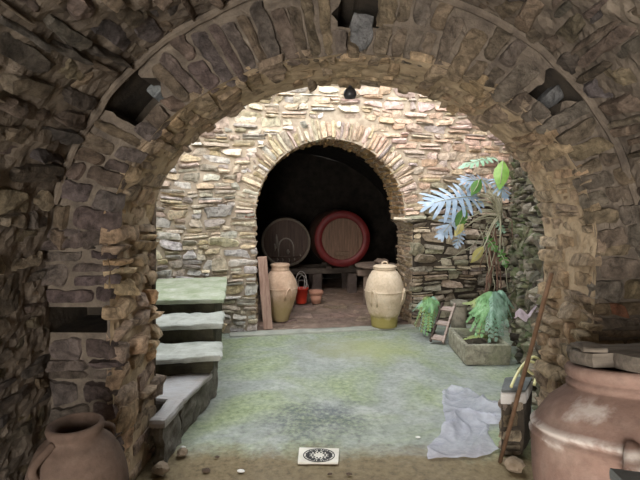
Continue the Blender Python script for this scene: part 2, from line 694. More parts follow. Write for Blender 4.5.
# roof over the vault and unseen rear wall with an opening added for the fill light
mb = MB()
bar(mb, (-3.4, (REAR + D2) / 2, 3.45), (3.2, (REAR + D2) / 2, 3.45), D2 - REAR, 0.12)
for x in (-3.4, 3.2):
    mb.add([(x, REAR, 0), (x, D2, 0), (x, D2, 3.5), (x, REAR, 3.5)], [(0, 1, 2, 3)])  # unseen side planes added to block sky light from the sides
structure(mb.build('ceiling_roof', M_mortar))
mb = MB()
for (x0, x1, z0, z1) in ((-1.45, -1.25, 0, 2.75), (-0.15, 1.65, 0, 2.75), (-1.25, -0.15, 2.1, 2.75)):
    vs = [(x0, REAR, z0), (x1, REAR, z0), (x1, REAR, z1), (x0, REAR, z1)]
    mb.add(vs, [(0, 1, 2, 3)], 0)
structure(mb.build('wall_rear', M_mortar))

# ------------------------------------------------------------------ courtyard
TH = math.radians(10.8)
E1 = Vector((math.cos(TH), math.sin(TH), 0))
E2 = Vector((-math.sin(TH), math.cos(TH), 0))
O = Vector((0, 6.13, 0))


def yard(s, d, z=0.0):
    return O + E1 * s + E2 * d + Vector((0, 0, z))


def S_back(u, v, h):
    return O + E1 * u - E2 * h + Vector((0, 0, v))


DL, DR, DCZ = -0.95, 1.0, 1.46
DCX, DRAD = 0.025, 0.975
DR2 = 1.11          # the right jamb stands back below the springing
PAL_A = [(0.62, 0.52, 0.38), (0.55, 0.48, 0.37), (0.70, 0.62, 0.50), (0.48, 0.45, 0.41), (0.58, 0.47, 0.31), (0.56, 0.45, 0.36), (0.44, 0.39, 0.33), (0.66, 0.62, 0.56)]
PAL_B = [(0.62, 0.45, 0.33), (0.58, 0.41, 0.30), (0.66, 0.52, 0.40), (0.54, 0.42, 0.34), (0.60, 0.49, 0.35), (0.50, 0.42, 0.37), (0.66, 0.50, 0.42)]
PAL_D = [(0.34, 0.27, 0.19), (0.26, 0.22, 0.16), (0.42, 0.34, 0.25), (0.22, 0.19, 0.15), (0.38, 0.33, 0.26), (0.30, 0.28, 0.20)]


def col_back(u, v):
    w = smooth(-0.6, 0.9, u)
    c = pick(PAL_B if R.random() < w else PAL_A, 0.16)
    dk = smooth(0.7, 1.2, u) * (1 - smooth(1.5, 1.95, v + 0.25 * noise.noise(Vector((u * 3, v * 3, 0)))))  # lower right turns browner: rougher stone, plus shade put into its colour
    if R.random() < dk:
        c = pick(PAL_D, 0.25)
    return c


RING = DRAD + 0.26


def spans_back(v):
    out = []
    if v < DCZ:
        e0, e1 = DL, (DR2 if v < DCZ - 0.12 else DR)
    elif v < DCZ + RING:
        k = math.sqrt(RING ** 2 - (v - DCZ) ** 2)
        e0, e1 = DCX - k, DCX + k
    else:
        return [(-2.7, 2.66)]
    return [(-2.7, e0), (e1, 2.66)]


def in_door(u, v):
    if v < DCZ:
        return DL < u < (DR2 if v < DCZ - 0.1 else DR)
    return math.hypot(u - DCX, v - DCZ) < DRAD + 0.03


mb = MB()
WT = 3.5
us = sorted(set(lin(-2.8, DL, 24) + lin(DL, DR, 26) + lin(DR, DR2, 2) + lin(DR2, 2.7, 30)))
vs_ = sorted(set(lin(0, DCZ, 16) + lin(DCZ, WT, 40)))


def old_shaded_part(u, v):
    return u > 0.95 and v < 1.75 + 0.2 * noise.noise(Vector((u * 2.5, v, 0)))


backing(mb, S_back, us, vs_, 1, 0.008, skip=lambda u, v: in_door(u, v) or old_shaded_part(u, v))
backing(mb, S_back, us, vs_, 2, 0.008, skip=lambda u, v: in_door(u, v) or not old_shaded_part(u, v))
kw_b = dict(nu=5, nv=3, amp=0.014, freq=13, wob=0.32, sink=0.03, tilt=0.6, edge=0.25)
courses(mb, S_back, spans_back, 0, WT, (0.045, 0.14), (0.10, 0.36), lambda u, v: U(0.012, 0.05) if not old_shaded_part(u, v) else U(0.02, 0.075), col_back, gap=0.008, und=0.06, split=0.45, overrun=(0, 0.03), **kw_b)


def S_dring(u, phi, h):
    r = DRAD + u
    if phi < 0:      # springers drop straight down
        return S_back(DCX + r, DCZ + phi * r, h)
    if phi > PI:
        return S_back(DCX - r, DCZ - (phi - PI) * r, h)
    return S_back(DCX + r * math.cos(phi), DCZ + r * math.sin(phi), h)


backing(mb, S_dring, lin(-0.005, 0.27, 4), lin(0, PI, 50), 1, 0.005, h0=0.004)
phi = 0.0
while phi < PI:
    th = U(0.035, 0.075) / 1.05
    L = U(0.2, 0.29)
    c = pick(PAL_B if phi < 1.7 else PAL_A, 0.16)
    if R.random() < 0.25:
        m = U(0.1, 0.16)
        stone(mb, S_dring, U(-0.03, 0.01), m, phi + 0.005, phi + th - 0.005, U(0.015, 0.05), c, **kw_b)
        stone(mb, S_dring, m + 0.01, L, phi + 0.005, phi + th - 0.005, U(0.015, 0.05), pick(PAL_A, 0.2), **kw_b)
    else:
        stone(mb, S_dring, U(-0.03, 0.01), L, phi + 0.005, phi + th - 0.005, U(0.015, 0.055), c, **kw_b)
    phi += th
# one red brick set in the left jamb at the springing
stone(mb, S_back, -1.09, -0.95, 1.43, 1.53, 0.03, (0.32, 0.12, 0.07), **kw_b)
# jambs and brick-coloured soffit of the doorway
DT = 0.6
D_ARC = PI * DRAD


def S_dsof(u, v, h):
    if v < DCZ:
        return O + E1 * (DL + h) + E2 * u + Vector((0, 0, v))
    if v < DCZ + D_ARC:
        a = PI - (v - DCZ) / DRAD
        r = DRAD - h
        return O + E1 * (DCX + r * math.cos(a)) + E2 * u + Vector((0, 0, DCZ + r * math.sin(a)))
    zz = max(0, 2 * DCZ + D_ARC - v)
    return O + E1 * (DR + (DR2 - DR) * smooth(DCZ - 0.06, DCZ - 0.14, zz) - h) + E2 * u + Vector((0, 0, zz))


DTOT = 2 * DCZ + D_ARC
backing(mb, S_dsof, lin(0, DT, 5), lin(0, DTOT, 70), 1, 0.005)
PAL_S = [(0.30, 0.19, 0.09), (0.36, 0.23, 0.11), (0.26, 0.17, 0.09), (0.33, 0.22, 0.13)]
PAL_J = [(0.34, 0.25, 0.16), (0.28, 0.21, 0.14), (0.40, 0.31, 0.21)]
courses(mb, S_dsof, lambda v: [(0.0, DT)], 0, DTOT, (0.045, 0.09), (0.15, 0.32), (0.008, 0.035),
        lambda u, v: pick(PAL_S if DCZ < v < DCZ + D_ARC else PAL_J, 0.2), gap=0.012, und=0.01, overrun=(0, 0.02), nu=4, nv=3, amp=0.01, freq=12, wob=0.2)
# outer faces of the courtyard wall towards the cellar
vs, fs = [], []
backing(mb, lambda u, v, h: O + E1 * u + E2 * (DT + h) + Vector((0, 0, v)), us, vs_, 2, 0.0, skip=in_door)
structure(mb.build('wall_back', [M_stone_bright, M_mortar_light, M_earth]))

# right wall of the courtyard: rough mossy rubble running back to the arch
WR0, WR1 = Vector((2.52, 6.64, 0)), Vector((1.46, 3.06, 0))
WRD = (WR1 - WR0).normalized()
WRN = Vector((WRD.y, -WRD.x, 0)).normalized()
if WRN.x > 0:
    WRN = -WRN
WRL = (WR1 - WR0).length
PAL_W = [(0.20, 0.17, 0.12), (0.27, 0.235, 0.18), (0.14, 0.125, 0.09), (0.32, 0.28, 0.22), (0.16, 0.155, 0.09), (0.11, 0.095, 0.07)]


def S_wr(u, v, h):
    return WR0 + WRD * u + WRN * h + Vector((0, 0, v))


mb = MB()
backing(mb, S_wr, lin(0, WRL, 40), lin(0, WT, 36), 1, 0.01)
courses(mb, S_wr, lambda v: [(0, WRL)], 0, WT, (0.06, 0.15), (0.12, 0.3), (0.02, 0.08), lambda u, v: pick(PAL_W, 0.25), gap=0.02, und=0.05, split=0.3, nu=4, nv=3, amp=0.025, freq=12, wob=0.3, tilt=0.6)
M_stone_moss = stone_mat('mossy_rubble', 0.5, 1.5, 12, 1.0, tint=(0.10, 0.15, 0.05), tint_amt=0.75)
structure(mb.build('wall_courtyard_right', [M_stone_moss, M_earth]))
# left wall of the courtyard, out of view behind the pier
mb = MB()
A_, B_ = yard(-2.7, 0.02), Vector((-2.75, D2, 0))


def S_wl(u, v, h):
    d = (B_ - A_)
    nrm = Vector((-d.y, d.x, 0)).normalized()
    if nrm.x < 0:
        nrm = -nrm
    return A_ + d * u + nrm * h + Vector((0, 0, v))


backing(mb, S_wl, lin(0, 1, 24), lin(0, WT, 24), 1, 0.01)
courses(mb, lambda u, v, h: S_wl(u / 2.8, v, h), lambda v: [(0.05, 2.75)], 0, WT, (0.08, 0.16), (0.2, 0.45), (0.02, 0.05), lambda u, v: pick(PAL_A, 0.2), gap=0.02, und=0.04, nu=4, nv=3, amp=0.014, freq=12, wob=0.2)
structure(mb.build('wall_courtyard_left', [M_stone_bright, M_mortar_light]))


# floors ---------------------------------------------------------------
def floor_mesh(name, x0, x1, y0, y1, nx, ny, mats, amp, zoff=0.0):
    mb = MB()
    vs, fs = [], []
    for y in lin(y0, y1, ny):
        for x in lin(x0, x1, nx):
            z = amp * (noise.noise(Vector((x * 2.2, y * 2.2, 0))) + 0.4 * noise.noise(Vector((x * 8, y * 8, 1)))) - amp * 1.4 + zoff
            vs.append((x, y, z))
    for j in range(ny):
        for i in range(nx):
            a = j * (nx + 1) + i
            fs.append((a, a + 1, a + nx + 2, a + nx + 1))
    mb.add(vs, fs, 0, smooth=True)
    return structure(mb.build(name, mats))


def yard_floor_mat():
    m, t, b = nt('mossy_concrete')
    n1 = noise_node(t, 1.1, 6, 0.6, 0.6)
    n2 = noise_node(t, 3.2, 7, 0.7, 0.3)
    n3 = noise_node(t, 22, 8, 0.75)
    base = ramp(t, n2.outputs['Fac'], [(0.3, (0.19, 0.215, 0.19)), (0.5, (0.27, 0.29, 0.265)), (0.7, (0.36, 0.37, 0.345))])
    mossm = ramp(t, n1.outputs['Fac'], [(0.42, (0, 0, 0)), (0.62, (0.85, 0.85, 0.85))])
    mossc = ramp(t, n3.outputs['Fac'], [(0.3, (0.16, 0.215, 0.10)), (0.6, (0.26, 0.30, 0.16)), (0.8, (0.33, 0.35, 0.22))])
    c = mix(t, mossm.outputs[0], base.outputs[0], mossc.outputs[0])
    grain = ramp(t, n3.outputs['Fac'], [(0.34, (0.66, 0.66, 0.66)), (0.5, (1, 1, 1)), (0.66, (1.2, 1.2, 1.2))])
    c = mix(t, 0.9, c, grain.outputs[0], 'MULTIPLY')
    # damp bare patch of dark grit in front of the drain
    tc = t.nodes.new('ShaderNodeTexCoord')
    sx = t.nodes.new('ShaderNodeSeparateXYZ')
    t.links.new(tc.outputs['Object'], sx.inputs[0])

    def radial(cx, cy, rx, ry, lo, hi):
        vm = t.nodes.new('ShaderNodeVectorMath')
        vm.operation = 'SUBTRACT'
        vm.inputs[1].default_value = (cx, cy, 0)
        t.links.new(tc.outputs['Object'], vm.inputs[0])
        v2 = t.nodes.new('ShaderNodeVectorMath')
        v2.operation = 'MULTIPLY'
        v2.inputs[1].default_value = (1 / rx, 1 / ry, 0)
        t.links.new(vm.outputs[0], v2.inputs[0])
        ln = t.nodes.new('ShaderNodeVectorMath')
        ln.operation = 'LENGTH'
        t.links.new(v2.outputs[0], ln.inputs[0])
        ad = t.nodes.new('ShaderNodeMath')
        ad.operation = 'MULTIPLY_ADD'
        ad.inputs[1].default_value = 1.0
        t.links.new(ln.outputs['Value'], ad.inputs[0])
        nn = t.nodes.new('ShaderNodeMath')
        nn.operation = 'MULTIPLY_ADD'
        nn.inputs[1].default_value = 1.6
        nn.inputs[2].default_value = -0.8
        t.links.new(n2.outputs['Fac'], nn.inputs[0])
        t.links.new(nn.outputs[0], ad.inputs[2])
        return ramp(t, ad.outputs[0], [(lo, (1, 1, 1)), (hi, (0, 0, 0))])
    g = radial(-0.1, 3.5, 0.55, 0.45, 0.3, 0.95)
    gd = mix(t, 1.0, g.outputs[0], ramp(t, n3.outputs['Fac'], [(0.4, (0.9, 0.9, 0.9)), (0.62, (0.1, 0.1, 0.1))]).outputs[0], 'MULTIPLY')
    c = mix(t, gd, c, (0.09, 0.10, 0.11))
    g2 = radial(0.35, 5.3, 0.8, 0.6, 0.3, 1.0)
    c = mix(t, mix(t, 1.0, g2.outputs[0], (0.55, 0.55, 0.55), 'MULTIPLY'), c, (0.33, 0.335, 0.17))
    # earth washed in along the arch
    ma = t.nodes.new('ShaderNodeMath')
    ma.operation = 'MULTIPLY_ADD'
    ma.inputs[1].default_value = 0.55
    t.links.new(n2.outputs['Fac'], ma.inputs[0])
    t.links.new(sx.outputs['Y'], ma.inputs[2])
    e = ramp(t, ma.outputs[0], [(0.0, (1, 1, 1)), (1.0, (0, 0, 0))])
    mr = t.nodes.new('ShaderNodeMapRange')
    mr.inputs['From Min'].default_value = 3.2
    mr.inputs['From Max'].default_value = 3.42
    t.links.new(ma.outputs[0], mr.inputs['Value'])
    earth = ramp(t, n3.outputs['Fac'], [(0.3, (0.08, 0.06, 0.032)), (0.5, (0.17, 0.13, 0.07)), (0.75, (0.25, 0.20, 0.12))])
    c = mix(t, mr.outputs[0], earth.outputs[0], c)
    t.links.new(c, b.inputs['Base Color'])
    rr = ramp(t, n1.outputs['Fac'], [(0.35, (0.45,) * 3), (0.6, (0.8,) * 3)])
    t.links.new(rr.outputs[0], b.inputs['Roughness'])
    b.inputs['Specular IOR Level'].default_value = 0.35
    bump(t, b, n3.outputs['Fac'], 0.5, 0.012)
    return m


M_yard = yard_floor_mat()
M_dirt = plain('earth_floor', (0.12, 0.085, 0.05), (0.22, 0.165, 0.095), 5, 0.85, 0.6, 30, c3=(0.30, 0.24, 0.16))
floor_mesh('floor', -1.6, 1.8, REAR - 1.5, D1 + 0.1, 40, 50, M_dirt, 0.006)
floor_mesh('floor_courtyard', -3.3, 3.2, D1 + 0.1, 7.2, 80, 70, M_yard, 0.005)

# threshold of pale stone at the doorway and the cellar behind
M_sill = plain('worn_threshold', (0.26, 0.27, 0.23), (0.36, 0.36, 0.31), 5, 0.85, 0.4, 25)
mb = MB()
p = [yard(-1.28, -0.2), yard(1.12, -0.16), yard(1.12, 0.0), yard(-1.28, 0.0)]
slab(mb, [(q.x, q.y) for q in p], -0.02, 0.02, (24, 3, 2), 0.008, 5, 0.01)
structure(mb.build('trim_threshold', M_sill))
PAL_C = [(0.25, 0.175, 0.135), (0.21, 0.15, 0.115), (0.28, 0.205, 0.16), (0.23, 0.165, 0.135)]


def S_cf(u, v, h):
    q = yard(u, v)
    return Vector((q.x, q.y, 0.012 + 0.05 * smooth(0.3, 1.2, v) + h))


mb = MB()
backing(mb, S_cf, lin(-2.2, 2.4, 70), lin(0, 3.8, 60), 1, 0.014)
courses(mb, S_cf, lambda v: [(-2.0, 2.2)], 0.02, 2.2, (0.16, 0.34), (0.2, 0.6), (-0.012, 0.018), lambda u, v: pick(PAL_C, 0.12), gap=0.03, und=0.14, split=0.2, nu=6, nv=5, amp=0.008, freq=7, wob=0.55, tilt=0.9, sink=0.04, edge=0.35)
M_cellar_floor = stone_mat('cellar_paving', 0.6, 1.3, 12, 0.7)
M_cellar_dirt = plain('cellar_earth', (0.14, 0.10, 0.075), (0.26, 0.185, 0.145), 6, 0.95, 0.6, 30)
structure(mb.build('floor_cellar', [M_cellar_floor, M_cellar_dirt]))
M_cellar_dark = stone_mat('cellar_dark_stone', 0.5, 1.4, 10, 0.8)
PAL_K = [(0.022, 0.017, 0.014), (0.016, 0.013, 0.010), (0.03, 0.023, 0.018)]  # near-black: the darkness of the cellar is put into the stone colour


def S_cv(u, v, h):
    # barrel vault of the cellar across s, running along d
    a = PI - PI * v
    rx, rz = 2.1 - h, 1.75 - h
    q = yard(0.05 + rx * math.cos(a), u)
    return Vector((q.x, q.y, 0.9 + rz * math.sin(a)))


mb = MB()
backing(mb, S_cv, lin(DT, 3.8, 16), lin(0, 1, 40), 1, 0.01)
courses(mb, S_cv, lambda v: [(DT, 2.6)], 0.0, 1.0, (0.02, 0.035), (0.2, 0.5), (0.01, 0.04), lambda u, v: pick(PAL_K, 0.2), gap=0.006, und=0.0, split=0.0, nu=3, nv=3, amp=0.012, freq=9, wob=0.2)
M_cellar_joint = plain('cellar_dark_joint', (0.012, 0.010, 0.008), (0.028, 0.022, 0.017), 7, 0.95, 0.8, 30)  # joints blackened like the stones, the cellar's shade in their colour
structure(mb.build('ceiling_cellar', [M_cellar_dark, M_cellar_joint]))
mb = MB()
for s in (-2.05, 2.15):
    S_ = (lambda s: lambda u, v, h: yard(s + (h if s < 0 else -h), u, v))(s)
    backing(mb, S_, lin(DT, 3.8, 10), lin(0, 0.95, 6), 1, 0.01)
backing(mb, lambda u, v, h: yard(u, 3.8 - h, v), lin(-2.2, 2.4, 16), lin(0, 2.8, 12), 1, 0.01)
structure(mb.build('wall_cellar', [M_cellar_dark, M_cellar_joint]))

# ------------------------------------------------------------------ staircase
M_tread = plain('damp_tread', (0.24, 0.25, 0.215), (0.36, 0.37, 0.34), 5, 0.7, 0.6, 22, c3=(0.48, 0.485, 0.46))
M_tread_moss = plain('mossy_landing', (0.21, 0.25, 0.15), (0.36, 0.375, 0.30), 5, 0.75, 0.6, 22, c3=(0.50, 0.51, 0.47))
M_tread_low = plain('worn_low_step', (0.24, 0.205, 0.175), (0.30, 0.295, 0.295), 3, 0.55, 0.4, 22, c3=(0.34, 0.34, 0.36))
M_tread_near = M_tread_low
M_riser = plain('dark_riser', (0.025, 0.022, 0.014), (0.055, 0.05, 0.028), 6, 0.8, 0.9, 24, c3=(0.09, 0.09, 0.055))  # riser stone much darker than the treads
M_chip = plain('chipped_side', (0.06, 0.052, 0.04), (0.15, 0.14, 0.12), 9, 0.85, 0.9, 24, c3=(0.26, 0.255, 0.235))
ux = Vector((math.cos(math.radians(11)), math.sin(math.radians(11)), 0))
uy = Vector((-ux.y, ux.x, 0))
base = Vector((-0.826, 3.59, 0))


def st(a, b):
    """a: to the left of the right edge, b: up the flight"""
    q = base - ux * a + uy * b
    return (q.x, q.y)


stairs = thing('stone_staircase', (-1.3, 4.2, 0), 'worn mossy stone steps climbing beside the left of the courtyard', 'stairs')
lv = [(0.0, 0.40, 0.46), (0.39, 0.83, 0.615), (0.82, 2.17, 0.745)]
for i, (b0, b1, z) in enumerate(lv):
    mb = MB()
    w = 1.25
    slab(mb, [st(w, b0), st(0, b0), st(0, b1), st(w, b1)], z - 0.055, z, (24, 10, 3), 0.017, 8, 0.018, seed=i)
    mb.build('tread', M_tread_moss if i == 2 else M_tread, stairs)
    mb = MB()
    slab(mb, [st(w, b0 + 0.045), st(0.07, b0 + 0.045), st(0.06, b1 - 0.03), st(w, b1 - 0.03)], 0.0 if i else 0.3, z - 0.05, (14, 5, 5), 0.03, 7, 0.02, seed=5 + i)
    mb.build('riser', M_riser, stairs)
mb = MB()
low = [(-1.5, 3.13), (-0.98, 3.13), (-0.912, 3.66), (-1.5, 3.58)]
slab(mb, low, 0.255, 0.3, (14, 16, 2), 0.01, 6, 0.012, seed=9)
mb.build('tread', M_tread_low, stairs)['label'] = 'broad smooth grey lowest step'
mb = MB()
slab(mb, [(-1.5, 3.15), (-1.01, 3.15), (-0.945, 3.95), (-1.5, 3.9)], 0.0, 0.26, (10, 18, 6), 0.035, 9, 0.015, seed=11)
mb.build('riser', M_chip, stairs)['label'] = 'chipped rough side of the lowest step'

mb = MB()
slab(mb, [(-1.098, 2.80), (-0.995, 2.80), (-0.977, 3.14), (-1.098, 3.14)], 0.245, 0.302, (4, 10, 2), 0.012, 6, 0.015, seed=19)
mb.build('tread', M_tread_low, stairs)
mb = MB()
slab(mb, [(-1.07, 2.80), (-1.01, 2.80), (-1.005, 3.12), (-1.07, 3.12)], 0.0, 0.25, (3, 10, 7), 0.022, 11, 0.015, seed=21)
mb.build('riser', M_chip, stairs)


# loose stones against the foot of the left pier
def rock(name, p, r, mat, label, cat='stone', seed=0, sq=(1, 1, 0.7), group=None):
    mb = MB()
    n, m_ = 12, 7
    vs, fs = [], []
    for j in range(m_ + 1):
        th = PI * j / m_
        for k in range(n):
            a = 2 * PI * k / n
            d = Vector((math.sin(th) * math.cos(a), math.sin(th) * math.sin(a), math.cos(th)))
            q = d * r * (1 + 0.35 * noise.noise(d * 1.4 + Vector((seed, 0, 0))))
            q = Vector((q.x * sq[0], q.y * sq[1], q.z * sq[2]))
            vs.append(q)
    lowz = min(v.z for v in vs)
    vs = [v + Vector((p[0], p[1], p[2] - lowz)) for v in vs]
    for j in range(m_):
        for k in range(n):
            fs.append((j * n + k, (j + 1) * n + k, (j + 1) * n + (k + 1) % n, j * n + (k + 1) % n))
    mb.add(vs, fs, 0)
    o = mb.build(name, mat, None, Vector(p))
    return tag(o, label, cat, group)


M_rock = plain('loose_rock', (0.16, 0.12, 0.08), (0.28, 0.22, 0.16), 9, 0.9, 0.8, 30)
M_rock_dark = plain('dark_pebble', (0.05, 0.035, 0.025), (0.10, 0.07, 0.05), 9, 0.9, 0.6, 30)
M_white_chip = plain('white_chip', (0.6, 0.6, 0.58), (0.75, 0.75, 0.72), 9, 0.8, 0.2, 30)
rock('loose_stone', at(182, 456, z=0), 0.035, M_rock, 'brown loose stone wedged against the foot of the lowest step', seed=1)
rock('loose_stone', at(161, 474, z=0), 0.05, M_rock, 'rounded brown loose stone at the foot of the left pier', seed=2)
rock('pebble', at(206, 472, z=0), 0.018, M_rock_dark, 'larger dark pebble on the brown earth left of the drain', seed=3, sq=(1.6, 1, 0.6))
rock('pebble', at(217, 458, z=0), 0.010, M_rock_dark, 'tiny dark pebble on the floor between lowest step and drain', seed=4, sq=(1.6, 1, 0.6))
rock('pebble', at(330, 475, z=0), 0.010, M_rock_dark, 'tiny dark pebble on the brown earth just below the drain', seed=5, sq=(1.5, 1, 0.6))
rock('pebble', at(349, 475, z=0), 0.011, M_rock_dark, 'tiny dark pebble on the earth, right of the one below the drain', seed=6, sq=(1.7, 1, 0.6))
rock('plaster_chip', at(241, 472, z=0), 0.014, M_white_chip, 'white plaster chip on the brown earth left of the drain', 'chip', seed=7, sq=(1.6, 1, 0.5))
rock('plaster_chip', at(418, 438, z=0), 0.011, M_white_chip, 'small white chip on the floor left of the plastic sheet', 'chip', seed=8, sq=(1.5, 1, 0.5))
rock('plaster_chip', at(183, 448, z=0), 0.013, M_white_chip, 'white chip on the floor in front of the lowest step', 'chip', seed=9, sq=(1.5, 1, 0.5))


# ------------------------------------------------------------------ jars
def jar_mat(name, c1, c2, c3, low=None, low_z=(0, 0.2), lime=None, lime_z=None, scale=5):
    m, t, b = nt(name)
    n1 = noise_node(t, scale, 7, 0.65, 0.3)
    n2 = noise_node(t, 28, 7, 0.75)
    c = ramp(t, n1.outputs['Fac'], [(0.32, c1), (0.52, c2), (0.72, c3)]).outputs[0]
    g = ramp(t, n2.outputs['Fac'], [(0.28, (0.7,) * 3), (0.5, (1,) * 3), (0.75, (1.2,) * 3)])
    c = mix(t, 0.8, c, g.outputs[0], 'MULTIPLY')
    tc = t.nodes.new('ShaderNodeTexCoord')
    sx = t.nodes.new('ShaderNodeSeparateXYZ')
    t.links.new(tc.outputs['Object'], sx.inputs[0])

    def height(a, b_, amt, sc=0.25):
        ma = t.nodes.new('ShaderNodeMath')
        ma.operation = 'MULTIPLY_ADD'
        ma.inputs[1].default_value = sc
        t.links.new(n1.outputs['Fac'], ma.inputs[0])
        t.links.new(sx.outputs['Z'], ma.inputs[2])
        mr = t.nodes.new('ShaderNodeMapRange')
        mr.inputs['From Min'].default_value = a + sc / 2
        mr.inputs['From Max'].default_value = b_ + sc / 2
        mr.inputs['To Max'].default_value = amt
        t.links.new(ma.outputs[0], mr.inputs['Value'])
        return mr.outputs[0]
    if low:
        c = mix(t, height(low_z[1], low_z[0], 0.85), c, low)
    if lime:
        for (z0, z1, amt, thr) in lime_z:
            up = height(z0 - 0.012, z0 + 0.004, 1, 0.03)
            dn = height(z1 + 0.012, z1 - 0.004, 1, 0.03)
            mm = t.nodes.new('ShaderNodeMath')
            mm.operation = 'MULTIPLY'
            t.links.new(up, mm.inputs[0])
            t.links.new(dn, mm.inputs[1])
            n4 = noise_node(t, 6, 5, 0.6)
            pr = ramp(t, n4.outputs['Fac'], [(thr, (0, 0, 0)), (thr + 0.12, (amt,) * 3)])
            m2 = t.nodes.new('ShaderNodeMath')
            m2.operation = 'MULTIPLY'
            t.links.new(mm.outputs[0], m2.inputs[0])
            t.links.new(pr.outputs[0], m2.inputs[1])
            c = mix(t, m2.outputs[0], c, lime)
    t.links.new(c, b.inputs['Base Color'])
    b.inputs['Roughness'].default_value = 0.85
    b.inputs['Specular IOR Level'].default_value = 0.25
    bump(t, b, n2.outputs['Fac'], 0.35, 0.012)
    return m


def smooth_profile(pts, n=6):
    return [(max(0.001, p.x), p.y) for p in spline([(r, z, 0) for r, z in pts], n)]


def ear(mb, c, ang, r0, z0, r1, z1, out, rad, mi=0, n=8):
    """vertical loop handle on a jar at azimuth ang"""
    d = Vector((math.cos(ang), math.sin(ang), 0))
    c = Vector(c)
    p = [c + d * r0 + Vector((0, 0, z0)), c + d * (r0 + out) + Vector((0, 0, z0 - 0.005)),
         c + d * (max(r0, r1) + out * 1.1) + Vector((0, 0, (z0 * 0.55 + z1 * 0.45))), c + d * r1 + Vector((0, 0, z1))]
    tube(mb, spline(p, 5), rad, n, mi, flat=1.5)


# big jar in the right foreground
M_big = jar_mat('old_terracotta', (0.145, 0.092, 0.074), (0.21, 0.135, 0.108), (0.265, 0.19, 0.155), lime=(0.55, 0.50, 0.46),
                lime_z=[(0.834, 0.848, 0.9, 0.38), (0.805, 0.817, 0.8, 0.45), (0.89, 0.95, 0.6, 0.56)], scale=4)
bc = Vector((1.13, 1.42, 0))
big = thing('terracotta_jar', bc, 'huge reddish terracotta oil jar with ridged bands in right foreground', 'jar')
mb = MB()
prof = [(0.17, 0.0), (0.24, 0.05), (0.32, 0.2), (0.375, 0.4), (0.40, 0.56), (0.405, 0.67), (0.40, 0.76), (0.394, 0.80), (0.403, 0.808), (0.403, 0.815), (0.392, 0.823), (0.389, 0.828),
        (0.397, 0.836), (0.396, 0.843), (0.382, 0.851), (0.365, 0.875), (0.33, 0.918), (0.29, 0.945), (0.268, 0.961), (0.26, 0.967), (0.268, 0.973), (0.268, 0.983), (0.258, 0.99),
        (0.257, 0.996), (0.266, 1.002), (0.268, 1.026), (0.26, 1.038), (0.24, 1.04), (0.226, 1.025), (0.222, 0.96)]
lathe(mb, prof, bc, 64, wob=0.012, bot_cap=True)
mb.build('body', M_big, big)
M_lid = plain('weathered_lid', (0.08, 0.068, 0.054), (0.155, 0.13, 0.105), 4, 0.85, 0.6, 20, stretch=(1, 9, 9))
for a in (-131, 49):
    mb = MB()
    ear(mb, bc, math.radians(a), 0.378, 0.845, 0.40, 0.68, 0.04, 0.02)
    mb.build('handle', M_big, big)
lid = thing('jar_lid', bc + Vector((0, 0, 1.042)), 'split grey board lid lying over the mouth of the big jar', 'lid')
for (a0, a1) in ((-0.238, -0.085), (-0.08, 0.08), (0.085, 0.238)):
    mb = MB()
    ymid = (a0 + a1) / 2
    hw = math.sqrt(0.243 ** 2 - ymid ** 2)
    slab(mb, [(bc.x - hw, bc.y + a0), (bc.x + hw, bc.y + a0), (bc.x + hw, bc.y + a1), (bc.x - hw, bc.y + a1)], 1.044, 1.096, (12, 4, 2), 0.006, 8, 0.01, seed=a0)
    mb.build('board', M_lid, lid)
mb = MB()
slab(mb, [(bc.x - 0.275, bc.y - 0.10), (bc.x - 0.215, bc.y - 0.14), (bc.x - 0.14, bc.y + 0.10), (bc.x - 0.2, bc.y + 0.14)], 1.097, 1.117, (4, 10, 2), 0.008, 8, 0.008, seed=3.3)
mb.build('batten', M_lid, lid)
LEAN = Euler((math.radians(-12), math.radians(-1.5), 0))
big.location = bc + Vector((0, 0, 0.036))
big.rotation_euler = LEAN
lid.location = big.location + LEAN.to_matrix() @ Vector((0, 0, 1.042))
lid.rotation_euler = LEAN

# jar in the left foreground
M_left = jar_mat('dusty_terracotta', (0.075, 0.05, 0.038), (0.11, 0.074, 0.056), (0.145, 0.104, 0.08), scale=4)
q = at(75, 418, D=1.92)
lc = Vector((q.x, 1.92, 0))
LZ = q.z - 0.785     # shift of the profile so that the rim stands at the right height
lj = thing('terracotta_jar', lc, 'brown open-mouthed terracotta jar standing in shade by the left pier', 'jar')
mb = MB()
prof = smooth_profile([(0.11, 0.0), (0.14, 0.06), (0.18, 0.25 + LZ), (0.202, 0.45 + LZ), (0.19, 0.57 + LZ), (0.15, 0.665 + LZ), (0.115, 0.70 + LZ)], 5)
prof += [(r_, z_ + LZ) for r_, z_ in ((0.105, 0.712), (0.103, 0.722), (0.108, 0.732), (0.112, 0.748), (0.108, 0.762), (0.097, 0.767), (0.09, 0.76), (0.085, 0.73), (0.10, 0.69), (0.15, 0.64), (0.17, 0.5), (0.12, 0.15))]
lathe(mb, prof, lc, 48, wob=0.015, bot_cap=True)
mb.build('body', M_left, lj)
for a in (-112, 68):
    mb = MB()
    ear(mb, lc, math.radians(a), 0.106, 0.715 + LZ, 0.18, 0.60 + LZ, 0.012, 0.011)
    mb.build('handle', M_left, lj)

